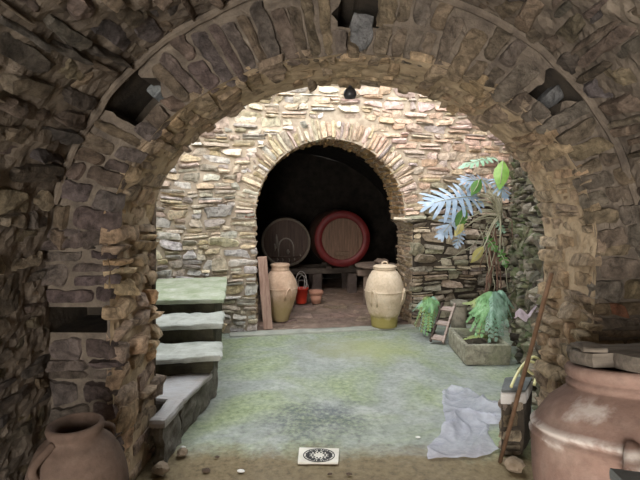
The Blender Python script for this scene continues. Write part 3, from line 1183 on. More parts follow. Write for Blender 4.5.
# two jars at the cellar doorway
M_jl = jar_mat('pale_terracotta', (0.36, 0.23, 0.155), (0.46, 0.32, 0.225), (0.52, 0.39, 0.29), low=(0.30, 0.24, 0.11), low_z=(0.16, 0.40))
M_jr = jar_mat('cream_terracotta', (0.46, 0.36, 0.26), (0.55, 0.44, 0.32), (0.62, 0.52, 0.40), low=(0.26, 0.22, 0.045), low_z=(0.115, 0.20))
p = at(279.5, 322.5, z=0.03)
c = Vector((p.x, p.y + 0.13, 0.03))
j1 = thing('terracotta_jar', c, 'peach terracotta jar without lid behind the leaning plank at cellar doorway', 'jar')
prof = smooth_profile([(0.105, 0.0), (0.125, 0.06), (0.175, 0.2), (0.225, 0.36), (0.234, 0.44), (0.22, 0.53), (0.17, 0.63), (0.13, 0.68)], 4)
prof += [(0.118, 0.69), (0.128, 0.70), (0.116, 0.712), (0.118, 0.735), (0.13, 0.752), (0.132, 0.77), (0.118, 0.778), (0.105, 0.77), (0.1, 0.70), (0.15, 0.6), (0.18, 0.4)]
mb = MB()
lathe(mb, prof, c, 40, wob=0.01, bot_cap=True)
mb.build('body', M_jl, j1)
mb = MB()
lathe(mb, [(0.2325, 0.445), (0.242, 0.45), (0.242, 0.456), (0.2315, 0.462)], c, 40)
mb.build('band', M_jl, j1)


def swag(mb, c, ang, rfun, z0, hw, dz, rad):
    pts = []
    for k in range(9):
        t = k / 8 * PI
        a = ang + hw * math.cos(t)
        z = z0 - dz + dz * 1.25 * math.sin(t)
        pts.append(Vector(c) + Vector((math.cos(a), math.sin(a), 0)) * (rfun(z) + 0.012 * math.sin(t)) + Vector((0, 0, z)))
    tube(mb, pts, rad, 8)


def rj1(z):
    return 0.233 - 0.9 * max(0, 0.40 - z) ** 1.6


for a in (-55, 125):
    mb = MB()
    swag(mb, c, math.radians(a), rj1, 0.44, 0.2, 0.13, 0.016)
    mb.build('handle', M_jl, j1)

p = at(386, 328, z=0.02)
c = Vector((p.x - 0.01, p.y + 0.12, 0.02))
j2 = thing('terracotta_jar', c, 'lidded cream terracotta jar with mossy foot on right of cellar doorway', 'jar')
prof = [(0.165, 0.0), (0.17, 0.02), (0.178, 0.12), (0.182, 0.145), (0.195, 0.155), (0.2, 0.165)] + \
    smooth_profile([(0.205, 0.18), (0.232, 0.28), (0.255, 0.40), (0.255, 0.48), (0.23, 0.60), (0.18, 0.70), (0.145, 0.735)], 4)
prof += [(0.14, 0.742), (0.148, 0.75), (0.15, 0.765), (0.14, 0.77)]
mb = MB()
lathe(mb, prof, c, 44, wob=0.008, bot_cap=True, top_cap=True)
mb.build('body', M_jr, j2)
mb = MB()
lathe(mb, [(0.254, 0.462), (0.263, 0.467), (0.263, 0.474), (0.253, 0.48)], c, 44)
mb.build('band', M_jr, j2)
for a in (-130, -25, 95):
    mb = MB()
    swag(mb, c, math.radians(a), lambda z: 0.255 - 0.7 * max(0, 0.40 - z) ** 1.4, 0.46, 0.18, 0.17, 0.017)
    mb.build('handle', M_jr, j2)
mb = MB()
lathe(mb, [(0.0, 0.771), (0.152, 0.771), (0.155, 0.785), (0.13, 0.80), (0.06, 0.81), (0.0, 0.812)], c, 36)
ld = mb.build('lid', M_jr, j2)
mb = MB()
tube(mb, spline([c + Vector((-0.035, 0, 0.805)), c + Vector((-0.03, 0, 0.835)), c + Vector((0, 0, 0.845)), c + Vector((0.03, 0, 0.835)), c + Vector((0.035, 0, 0.805))], 4), 0.011, 8)
mb.build('knob', M_jr, ld)

# ------------------------------------------------------------------ plank, pole
M_plank = plain('reddish_plank', (0.22, 0.13, 0.10), (0.36, 0.24, 0.19), 5, 0.8, 0.5, 30, stretch=(6, 6, 0.8))
mb = MB()
b0, b1 = at(268, 331, z=0.0), at(262.0, 257, D=5.93)
b0.z = 0.03
bar(mb, b0, b1, 0.115, 0.045, up=(0.25, -1, 0.1), seg=10, amp=0.006)
o = mb.build('wooden_plank', M_plank, None, b0)
tag(o, 'reddish weathered plank leaning on the left jamb of the cellar doorway', 'plank')
M_pole = plain('brown_pole', (0.08, 0.045, 0.025), (0.16, 0.095, 0.055), 8, 0.7, 0.3, 40)
mb = MB()
p0, p1 = at(500, 462, z=0.004), at(551.5, 273, D=2.62)
tube(mb, [p0 + (p1 - p0) * k / 8 + noise.noise_vector(Vector((k * 0.8, 3, 1))) * 0.003 for k in range(9)], 0.0125, 10)
o = mb.build('wooden_pole', M_pole, None, p0)
tag(o, 'slim brown wooden pole leaning against the right pier of the arch', 'pole')

# ------------------------------------------------------------------ cellar contents
M_oak = plain('barrel_oak', (0.085, 0.048, 0.03), (0.15, 0.088, 0.058), 4, 0.6, 0.2, 20, stretch=(9, 9, 0.8))
M_oak_dark = plain('barrel_oak_dark', (0.05, 0.031, 0.025), (0.09, 0.058, 0.045), 4, 0.7, 0.2, 20, stretch=(9, 9, 0.8))
M_red = plain('red_paint', (0.085, 0.009, 0.010), (0.13, 0.016, 0.016), 6, 0.5, 0.1, 30)
M_rim = plain('grey_barrel_rim', (0.10, 0.08, 0.06), (0.16, 0.13, 0.10), 8, 0.7, 0.3, 30)
M_hoop = plain('iron_hoop', (0.06, 0.055, 0.05), (0.10, 0.09, 0.085), 8, 0.55, 0.2, 30, metallic=0.6)
M_chalk = plain('limescale_crust', (0.17, 0.145, 0.12), (0.26, 0.225, 0.19), 12, 0.9, 0.4, 40)


BUL = 0.045


def barrel(px, py, D, r, L, rim_mat, head_mat, stave_mat, label, red):
    c = at(px, py, D=D)
    ax = (E2 * 0.9 + Vector((0, 0.12, 0))).normalized()
    root = thing('wine_barrel', c, label, 'barrel')
    prof = [(r * (1 + BUL * math.sin(PI * k / 10)), L * k / 10) for k in range(11)]
    mb = MB()
    inner = r * (0.745 if red else 0.9)
    lathe(mb, prof, c, 48, axis=ax)
    lathe(mb, [(0.0, L - 0.03), (r * 0.98, L - 0.03)], c, 48, axis=ax, smooth=False)
    mb.build('staves', stave_mat, root)
    mb = MB()
    lathe(mb, [(r, 0.0), (r * 0.995, -0.012), (inner * 1.01, -0.012), (inner, -0.005), (inner, 0.035)], c, 56, axis=ax)
    mb.build('rim', rim_mat, root)
    mb = MB()
    nrm = -ax
    sx = ax.cross(Vector((0, 0, 1))).normalized()
    up = sx.cross(ax).normalized()
    nb = 8
    for k in range(nb):       # head boards with fine gaps
        x0, x1 = -inner + 2 * inner * k / nb, -inner + 2 * inner * (k + 1) / nb
        x0 += 0.0015
        x1 -= 0.0015
        top, bot = [], []
        for q in lin(x0, x1, 4):
            h = math.sqrt(max(0, inner ** 2 - q * q))
            top.append(c + ax * 0.03 + sx * q + up * h)
            bot.append(c + ax * 0.03 + sx * q - up * h)
        vs = top + bot
        fs = [(i, i + 1, 5 + i + 1, 5 + i) for i in range(4)]
        mb.add(vs, fs, 0)
    head = mb.build('head', head_mat, root)
    for (t0, t1) in ((0.04, 0.10), (0.2, 0.25), (0.62, 0.68)):
        mb = MB()
        lathe(mb, [(r * (1 + BUL * math.sin(PI * t0)) + 0.004, L * t0), (r * (1 + BUL * math.sin(PI * t1)) + 0.004, L * t1)], c, 48, axis=ax)
        mb.build('hoop', M_hoop if not red or t0 > 0.05 else M_red, root)
    return root, c, sx, up, ax, r


b1_, c1, sx1, up1, ax1, r1 = barrel(286, 242.5, 8.1, 0.42, 0.95, M_rim, M_oak_dark, M_oak_dark, 'smaller grey-rimmed wine barrel with crusted head, left in the dark cellar', False)
b2_, c2, sx2, up2, ax2, r2 = barrel(342.5, 239, 8.1, 0.475, 1.0, M_red, M_oak, M_oak, 'red-rimmed wine barrel with tan head on the right in the dark cellar', True)
# small cask door and limescale marks on the left barrel head
mb = MB()


def on_head(x, y, d=0.02):
    return c1 + sx1 * x + up1 * y + ax1 * d


arc = [on_head(0.13 * math.cos(a), -0.10 + 0.17 * math.sin(a)) for a in lin(0, PI, 10)]
tube(mb, [on_head(0.13, -0.25)] + arc + [on_head(-0.13, -0.25)], 0.013, 6)
mb.build('hatch_frame', M_chalk, b1_)
mb = MB()
tube(mb, [on_head(-0.25, -0.245), on_head(0.25, -0.245)], 0.014, 6)
mb.build('crossbar', M_oak_dark, b1_)
for (x, y0, y1, w) in ((-0.16, 0.14, -0.1, 0.022), (-0.19, -0.02, -0.15, 0.016), (0.03, -0.12, -0.2, 0.03), (-0.06, -0.27, -0.33, 0.012), (0.05, -0.27, -0.34, 0.012), (0.14, -0.27, -0.31, 0.016), (0.24, -0.2, -0.26, 0.014), (-0.15, -0.26, -0.32, 0.014)):
    mb = MB()
    tube(mb, [on_head(x, y0, 0.026), on_head(x + 0.01, (y0 + y1) / 2, 0.022), on_head(x, y1, 0.026)], [w * 0.5, w, w * 0.5], 6)
    mb.build('crust', M_chalk, b1_)
# bung plate on the red barrel
mb = MB()
cc = c2 - up2 * 0.25 + ax2 * 0.015
bar(mb, cc - sx2 * 0.11, cc + sx2 * 0.11, 0.07, 0.03, up=-ax2)
mb.build('door_plate', plain('door_plate_wood', (0.08, 0.05, 0.03), (0.14, 0.09, 0.06), 8, 0.7, 0.2), b2_)

# rack
rk_top = min(c1.z - r1 * (1 + BUL), c2.z - r2 * (1 + BUL)) - 0.004
M_beam = plain('rack_timber', (0.05, 0.038, 0.032), (0.10, 0.08, 0.065), 5, 0.85, 0.5, 25, stretch=(1.5, 8, 8))
M_pier = plain('rack_block', (0.05, 0.038, 0.034), (0.09, 0.07, 0.06), 6, 0.9, 0.6, 25)
mid = (c1 + c2) / 2
rack = thing('barrel_rack', (mid.x, mid.y, 0.06), 'low timber rack on stone blocks carrying both cellar barrels', 'rack')
for d in (0.2, 0.72):
    m = mid + ax1 * d
    m.z = rk_top - 0.064
    mb = MB()
    bar(mb, m - E1 * 1.0, m + E1 * 0.85, 0.11, 0.1, seg=8, amp=0.012)
    mb.build('beam', M_beam, rack)
    for s in (-0.85, 0.08, 0.7):
        q = m + E1 * s
        mb = MB()
        w = 0.085
        slab(mb, [(q.x - w, q.y - w), (q.x + w, q.y - w), (q.x + w, q.y + w), (q.x - w, q.y + w)], 0.055, rk_top - 0.112, (4, 4, 6), 0.018, 8, 0.01, seed=s + d)
        mb.build('block', M_pier, rack)
for (cb, rb) in ((c1, r1), (c2, r2)):
    for d in (0.2, 0.72):
        for sg in (-1, 1):
            q = cb + ax1 * d + E1 * sg * 0.2
            zb = cb.z - math.sqrt(max(0.0, (rb * (1 + BUL)) ** 2 - 0.2 ** 2))
            mb = MB()
            slab(mb, [(q.x - 0.05, q.y - 0.04), (q.x + 0.05, q.y - 0.04), (q.x + 0.05, q.y + 0.04), (q.x - 0.05, q.y + 0.04)], rk_top - 0.02, max(rk_top + 0.004, zb - 0.022), (3, 3, 2), 0.004, 8, 0.006)
            mb.build('chock', M_beam, rack)

# red bucket with hoops, flower pot
M_bucket = plain('red_plastic', (0.34, 0.022, 0.012), (0.45, 0.04, 0.02), 4, 0.45, 0.05, 30)
M_wire = plain('grey_wire', (0.22, 0.20, 0.18), (0.32, 0.29, 0.27), 9, 0.5, 0.1, 30)
M_pot = plain('pot_terracotta', (0.30, 0.15, 0.10), (0.40, 0.215, 0.15), 6, 0.8, 0.2, 30)


def floor_c(q):
    """top of the cellar paving"""
    return 0.094


def px_cellar(px, py):
    p = at(px, py, z=0.094)
    return p


p = px_cellar(301, 304)
c = Vector((p.x, p.y + 0.08, 0.094))
bk = thing('bucket', c, 'bright red plastic bucket on the cellar floor behind the left jar', 'bucket')
mb = MB()
lathe(mb, [(0.0, 0.004), (0.078, 0.0), (0.08, 0.004), (0.105, 0.22), (0.112, 0.222), (0.112, 0.236), (0.103, 0.238), (0.099, 0.22), (0.075, 0.01), (0, 0.01)], c, 32)
mb.build('body', M_bucket, bk)
mb = MB()
tube(mb, [c + Vector((0.11 * math.cos(a), 0.05 * math.sin(a), 0.225 + 0.12 * math.sin(a))) for a in lin(0, PI, 12)], 0.004, 6)
mb.build('handle', M_wire, bk)
mb = MB()
for (dx, rr, tl) in ((-0.02, 0.13, 0.3), (0.0, 0.15, 0.15), (0.02, 0.12, -0.1)):
    pts = []
    for k in range(25):
        a = 2 * PI * k / 24
        pts.append(c + Vector((dx + rr * 0.55 * math.cos(a), tl * 0.1 * math.sin(a), 0.19 + rr + rr * math.sin(a))))
    tube(mb, pts, 0.005, 6, cap=False)
o = mb.build('wire_coil', M_wire, None, c + Vector((0, 0, 0.2)))
tag(o, 'loops of grey wire standing up out of the red bucket', 'wire')
p = px_cellar(316, 304)
c = Vector((p.x, p.y + 0.07, 0.094))
fp = thing('flower_pot', c, 'small empty terracotta flower pot beside the red bucket', 'pot')
mb = MB()
lathe(mb, [(0, 0.003), (0.07, 0.0), (0.095, 0.15), (0.09, 0.15), (0.068, 0.02), (0, 0.02)], c, 32)
mb.build('body', M_pot, fp)
mb = MB()
lathe(mb, [(0.094, 0.145), (0.112, 0.148), (0.114, 0.19), (0.108, 0.196), (0.098, 0.194), (0.09, 0.145)], c, 32)
mb.build('rim', M_pot, fp)

# round table / slab on the right
M_table = plain('table_wood', (0.11, 0.08, 0.065), (0.19, 0.145, 0.115), 5, 0.85, 0.4, 25)
p = at(376, 264, D=7.35)
tz = p.z
c = Vector((p.x, p.y, 0.094))
tb = thing('round_table', c, 'rough round table behind the lidded jar in the cellar', 'table')
mb = MB()
lathe(mb, [(0.0, tz - 0.04), (0.31, tz - 0.04), (0.32, tz - 0.03), (0.32, tz - 0.005), (0.31, tz), (0.0, tz)], (c.x, c.y, 0), 32, wob=0.05, smooth=False)
mb.build('tabletop', M_table, tb)
mb = MB()
bar(mb, Vector((c.x - 0.29, c.y - 0.06, tz - 0.125)), Vector((c.x + 0.25, c.y + 0.02, tz - 0.125)), 0.1, 0.1, seg=4, amp=0.01)
mb.build('crosspiece', M_table, tb)
for sx_ in (-0.16, 0.16):
    mb = MB()
    bar(mb, (c.x + sx_, c.y - 0.02, 0.094), (c.x + sx_, c.y - 0.02, tz - 0.172), 0.07, 0.07, up=(0, 1, 0), seg=4, amp=0.006)
    mb.build('leg', M_table, tb)
for dx in (-0.16, 0.16):
    mb = MB()
    bar(mb, (c.x + dx, c.y - 0.02, tz - 0.08), (c.x + dx, c.y - 0.02, tz - 0.038), 0.07, 0.07, up=(0, 1, 0))
    mb.build('spacer', M_table, tb)
rock('loose_stone', (c.x + 0.08, c.y - 0.05, tz + 0.001), 0.1, M_table, 'grey lump of stone lying on the round cellar table', seed=12, sq=(1.2, 0.8, 0.45))

# stick in the right jamb
mb = MB()
q0, q1 = at(394, 218.5, D=6.1), at(411, 219.5, D=6.2)
tube(mb, [q0, (q0 + q1) / 2, q1], 0.016, 7)
o = mb.build('wooden_peg', plain('pale_stick', (0.55, 0.47, 0.36), (0.66, 0.58, 0.46), 9, 0.8, 0.3, 30), None, q0)
tag(o, 'short pale stick jutting from the right jamb at the arch springing', 'peg')
# small black lamp at the crown of the near arch
M_black = plain('black_metal', (0.012, 0.012, 0.014), (0.03, 0.03, 0.034), 9, 0.35, 0.1, 30)
q = at(350, 95, D=2.96)
lm = thing('lamp_fitting', q, 'small black lamp fitting under the crown of the near arch', 'lamp')
mb = MB()
lathe(mb, [(0.0, -0.022), (0.032, -0.02), (0.04, 0.0), (0.038, 0.02), (0.026, 0.036), (0.014, 0.045), (0, 0.046)], q, 20)
mb.build('housing', M_black, lm)
mb = MB()
ztop = ACZ + AB * math.sqrt(1 - ((q.x - ACX) / AA) ** 2)
bar(mb, q + Vector((0, 0, 0.04)), Vector((q.x, q.y, ztop + 0.005)), 0.018, 0.018, up=(0, 1, 0))
mb.build('bracket', M_black, lm)

# ------------------------------------------------------------------ courtyard things on the right
M_trough = stone_mat('trough_stone', 0.55, 1.4, 18, 0.9, tint=(0.13, 0.16, 0.07), tint_amt=0.6)
T0, T1 = 4.73, 5.42
tx0, tx1 = at(466.5, 367.5, z=0).x, at(512.5, 367, z=0).x
tr = thing('stone_trough', ((tx0 + tx1) / 2, 5.05, 0), 'rectangular grey stone trough with mossy sides before the right fern', 'trough')
mb = MB()
th, wl = 0.205, 0.05


def trough_ring(x0, x1, y0, y1, z, n=10):
    pts = []
    cs = [(x0, y0), (x1, y0), (x1, y1), (x0, y1)]
    for i in range(4):
        a, b = cs[i], cs[(i + 1) % 4]
        for k in range(n):
            pts.append(Vector((a[0] + (b[0] - a[0]) * k / n, a[1] + (b[1] - a[1]) * k / n, z)))
    return pts


rings = []
for (ins, z) in ((0.015, 0.0), (0.008, 0.03), (0.004, 0.09), (0.0, 0.15), (0.0, th - 0.01), (0.008, th), (wl - 0.008, th), (wl, th - 0.01), (wl + 0.01, 0.14), (wl + 0.02, 0.06)):
    rings.append(trough_ring(tx0 + ins, tx1 - ins, T0 + ins, T1 - ins, z))
vs, fs = [], []
for ri, rg in enumerate(rings):
    for q in rg:
        f = noise.noise_vector(q * 14) * 0.007 + noise.noise_vector(q * 5) * 0.006
        w = q + f
        if ri == 0:
            w.z = 0
        vs.append(w)
n = 40
for i in range(len(rings) - 1):
    for k in range(n):
        fs.append((i * n + k, i * n + (k + 1) % n, (i + 1) * n + (k + 1) % n, (i + 1) * n + k))
fs.append(tuple((len(rings) - 1) * n + k for k in range(n)))
mb.add(vs, fs, 0, (0.37, 0.35, 0.27))
mb.build('basin', M_trough, tr)
M_soil = plain('dark_soil', (0.035, 0.028, 0.02), (0.08, 0.065, 0.045), 12, 0.95, 0.8, 30)
mb = MB()
vs, fs = [], []
for y in lin(T0 + wl + 0.02, T1 - wl - 0.02, 10):
    for x in lin(tx0 + wl + 0.02, tx1 - wl - 0.02, 8):
        vs.append((x, y, 0.115 + 0.02 * noise.noise(Vector((x * 12, y * 12, 0)))))
for j in range(10):
    for i in range(8):
        a = j * 9 + i
        fs.append((a, a + 1, a + 10, a + 9))
mb.add(vs, fs, 0)
mb.build('soil', M_soil, tr)


def leaf_mat(name, c1, c2, c3=None, rough=0.45, trans=0.25):
    m, t, b = nt(name)
    n1 = noise_node(t, 9, 5, 0.6)
    st_ = [(0.3, c1), (0.6, c2)]
    if c3:
        st_.append((0.75, c3))
    r = ramp(t, n1.outputs['Fac'], st_)
    t.links.new(r.outputs[0], b.inputs['Base Color'])
    b.inputs['Roughness'].default_value = rough
    b.inputs['Transmission Weight'].default_value = 0.0
    tr_ = t.nodes.new('ShaderNodeBsdfTranslucent')
    t.links.new(r.outputs[0], tr_.inputs['Color'])
    mx = t.nodes.new('ShaderNodeMixShader')
    mx.inputs[0].default_value = trans
    t.links.new(b.outputs[0], mx.inputs[1])
    t.links.new(tr_.outputs[0], mx.inputs[2])
    t.links.new(mx.outputs[0], t.nodes['Material Output'].inputs['Surface'])
    return m


M_fern = leaf_mat('fern_green', (0.15, 0.33, 0.12), (0.30, 0.52, 0.26), (0.48, 0.64, 0.44))
M_fern2 = leaf_mat('fern_bluish', (0.17, 0.33, 0.21), (0.36, 0.52, 0.42), (0.55, 0.67, 0.61))
M_fern3 = leaf_mat('fern_yellow', (0.23, 0.30, 0.09), (0.38, 0.44, 0.18), (0.50, 0.54, 0.28))


def frond(root, pts, plen, pw, mat, n=16, sag=0.35, side_hint=None, label=None):
    """a fern frond: midrib with paired leaflets drooping along a curve"""
    mb = MB()
    c = spline(pts, 10)
    tube(mb, c, [0.005 * (1 - 0.7 * i / (len(c) - 1)) for i in range(len(c))], 5)
    N_ = len(c)
    start = 0.12
    for i in range(n):
        t = start + (1 - start) * i / (n - 1)
        k = min(N_ - 2, int(t * (N_ - 1)))
        p = c[k]
        d = (c[k + 1] - c[k]).normalized()
        sd = d.cross(Vector((0, 0, 1)))
        if sd.length < 0.25:
            sd = sd + (side_hint or Vector((1, 0.2, 0))) * 0.4
        sd.normalize()
        nn = sd.cross(d).normalized()
        L = plen * (0.45 + 0.55 * math.sin(PI * min(1, 0.15 + t * 0.8))) * (1 - 0.55 * max(0, t - 0.6) / 0.4)
        for sg in (-1, 1):
            dr = (sd * sg * 0.85 + d * 0.6 + Vector((0, 0, -sag * U(0.4, 1.2)))).normalized()
            wv = d.cross(dr).cross(dr).normalized()
            w = pw * U(0.8, 1.2)
            a = p
            vs = [a - wv * w * 0.25, a + wv * w * 0.25,
                  a + dr * L * 0.35 + wv * w * 0.6 + nn * 0.004, a + dr * L * 0.35 - wv * w * 0.6 + nn * 0.004,
                  a + dr * L * 0.75 + wv * w * 0.45 - Vector((0, 0, L * 0.06)), a + dr * L * 0.75 - wv * w * 0.45 - Vector((0, 0, L * 0.06)),
                  a + dr * L - Vector((0, 0, L * 0.16))]
            mb.add(vs, [(0, 1, 2, 3), (3, 2, 4, 5), (5, 4, 6)], 0, smooth=True)
    o = mb.build('frond', mat, root)
    if label:
        o['label'] = label
    return o


# left fern, hanging from the foot of the back wall
fc = at(430, 300, D=5.98)
fern = thing('fern', Vector((fc.x, fc.y, 0.0)), 'bright green fern drooping at the wall foot left of the wooden rack', 'fern')
mb = MB()
for k in range(5):
    a = k * 1.3
    tube(mb, spline([(fc.x + 0.03 * math.cos(a), fc.y + 0.0 + 0.02 * math.sin(a), 0.0), (fc.x + 0.015 * math.cos(a), fc.y, fc.z * 0.5), fc - Vector((0, 0, 0.02))], 4), [0.014, 0.013, 0.012, 0.011, 0.01, 0.009, 0.009, 0.008, 0.008], 6)
mb.build('stem', M_soil, fern)
for k in range(22):
    f = k / 21
    tx = 413.5 + 27 * f + U(-1, 1)
    ty = 313 + 28 * math.sin(PI * (0.12 + 0.80 * f)) * U(0.55, 1.0)
    if k % 3 == 0:
        ty = 306 + 8 * U(0, 1)
    dd = 0.14 + 0.3 * math.sin(PI * f) * U(0.5, 1)
    tip = at(tx, ty, D=5.98 - dd)
    tip.z = max(tip.z, 0.03)
    pk = fc + (tip - fc) * 0.4
    pk.z = max(fc.z, tip.z) + U(0.0, 0.05)
    pk.y -= 0.05
    frond(fern, [fc, fc + (pk - fc) * 0.5 + Vector((0, 0, 0.03)), pk, pk + (tip - pk) * 0.55 + Vector((0, -0.02, 0.02)), tip], 0.058, 0.0145, [M_fern, M_fern, M_fern3][k % 3] if k % 4 else M_fern2, 19, 0.55)

# right fern rising out of the trough
fc = at(494, 294, D=5.25)
fern2 = thing('fern', Vector((fc.x - 0.03, 5.2, 0.115)), 'large pale green fern arching over the back of the stone trough', 'fern')
mb = MB()
for k in range(6):
    a = k * 1.1
    tube(mb, spline([(fc.x - 0.03 + 0.05 * math.cos(a), 5.2 + 0.04 * math.sin(a), 0.1), (fc.x + 0.03 * math.cos(a), 5.24, fc.z * 0.55), fc + Vector((0.02 * math.cos(a), 0, -0.01))], 4), [0.016 - 0.001 * i for i in range(9)], 6)
mb.build('stem', plain('fern_stem', (0.10, 0.085, 0.04), (0.18, 0.15, 0.08), 9, 0.8, 0.4), fern2)
spec = [(466, 322, 0.22, M_fern), (470, 331, 0.28, M_fern), (475, 337, 0.34, M_fern), (481, 338, 0.36, M_fern), (472, 306, 0.14, M_fern3), (463, 303, 0.08, M_fern3), (489, 343, 0.38, M_fern2), (492, 338, 0.30, M_fern2),
        (496, 342, 0.34, M_fern2), (503, 336, 0.28, M_fern2), (508, 327, 0.2, M_fern2), (512, 318, 0.12, M_fern2), (514, 308, 0.06, M_fern2), (479, 326, 0.36, M_fern), (486, 331, 0.4, M_fern2), (499, 328, 0.34, M_fern2), (474, 316, 0.28, M_fern), (505, 315, 0.2, M_fern2),
        (483, 318, 0.34, M_fern), (491, 326, 0.4, M_fern2), (469, 313, 0.2, M_fern), (478, 333, 0.3, M_fern3), (500, 336, 0.22, M_fern2)]
for k, (tx, ty, dd, mm) in enumerate(spec):
    tip = at(tx, ty, D=5.25 - dd)
    tip.z = max(tip.z, 0.15)
    pk = fc + (tip - fc) * 0.5
    pk.z = max(fc.z, tip.z) + U(-0.03, 0.03)
    frond(fern2, [fc, fc + (pk - fc) * 0.5 + Vector((0, -0.02, 0.035)), pk, pk + (tip - pk) * 0.5 + Vector((0, -0.02, -0.01)), tip], 0.085, 0.017, mm, 20, 0.9)
for k, (tx, ty) in enumerate([(463, 341), (467, 345), (474, 346)]):
    tip = at(tx, ty, D=4.86)
    tip.z = 0.225 + 0.01 * k
    b_ = Vector((fc.x - 0.05, 5.12, 0.14))
    frond(fern2, [b_, b_ + (tip - b_) * 0.5 + Vector((0, 0, 0.05)), tip], 0.06, 0.03, M_fern3, 12, 0.1, label='yellowing frond lying in the trough')

# stone pot and wooden rack left of the trough
p = at(460, 329, D=5.8)
c = Vector((p.x + 0.03, 5.98, 0))
pt = thing('stone_planter', c, 'grey stone pot with thick rim behind the corner of the trough', 'pot')
M_stpot = stone_mat('planter_stone', 0.6, 1.3, 14, 0.6)
mb = MB()
lathe(mb, [(0.0, 0.0), (0.09, 0.0), (0.094, 0.02), (0.097, 0.3), (0.098, 0.335), (0.09, 0.345)], c, 28, wob=0.02, col=(0.30, 0.27, 0.21))
mb.build('body', M_stpot, pt)
mb = MB()
lathe(mb, [(0.09, 0.34), (0.105, 0.345), (0.11, 0.365), (0.107, 0.4), (0.095, 0.405), (0.085, 0.395), (0.08, 0.34), (0, 0.335)], c, 28, wob=0.02, col=(0.25, 0.23, 0.18))
mb.build('rim', M_stpot, pt)
M_grey_wood = plain('weathered_wood', (0.24, 0.18, 0.15), (0.42, 0.34, 0.30), 6, 0.85, 0.5, 30, stretch=(2, 2, 9))
M_dark_wood = plain('dark_board', (0.035, 0.025, 0.02), (0.08, 0.055, 0.045), 6, 0.85, 0.4, 30)
r0, r1_ = at(443, 344.5, z=0.0), at(455, 304, D=5.66)
r0.z = 0.02
off = Vector((-0.135, 0.05, 0.0))
wr = thing('wooden_rack', r0, 'small weathered wooden rack of three slats between left fern and trough', 'rack')
for o_, m_ in ((Vector((0, 0, 0)), M_grey_wood), (off, M_dark_wood)):
    mb = MB()
    bar(mb, r0 + o_, r1_ + o_, 0.05, 0.024, up=(1, -0.45, 0), seg=6, amp=0.004)
    mb.build('side_rail', m_, wr)
for t in (0.12, 0.5, 0.87):
    q = r0 + (r1_ - r0) * t
    mb = MB()
    bar(mb, q + off * 1.02, q + Vector((-0.006, 0.003, -0.01)), 0.08, 0.022, up=(0.1, -0.5, 1), seg=4, amp=0.003)
    mb.build('slat', M_grey_wood, wr)

# ------------------------------------------------------------------ big split-leaf plant on the wall
M_pl = leaf_mat('philodendron_blue', (0.17, 0.24, 0.30), (0.30, 0.38, 0.49), (0.42, 0.50, 0.62), 0.3, 0.1)
M_pl_green = leaf_mat('philodendron_green', (0.05, 0.14, 0.03), (0.11, 0.24, 0.06), None, 0.35)
M_pl_lime = leaf_mat('philodendron_lime', (0.17, 0.36, 0.06), (0.30, 0.50, 0.13), None, 0.4, 0.35)
M_pl_mint = leaf_mat('philodendron_mint', (0.15, 0.33, 0.17), (0.30, 0.45, 0.34), (0.42, 0.55, 0.48), 0.35)
M_pl_yel = leaf_mat('philodendron_yellow', (0.38, 0.33, 0.09), (0.48, 0.44, 0.18), None, 0.45)
M_vine = plain('vine_stem', (0.26, 0.25, 0.17), (0.38, 0.37, 0.27), 9, 0.7, 0.3)
M_root = plain('reddish_root', (0.11, 0.06, 0.042), (0.20, 0.125, 0.09), 9, 0.85, 0.6, 40)


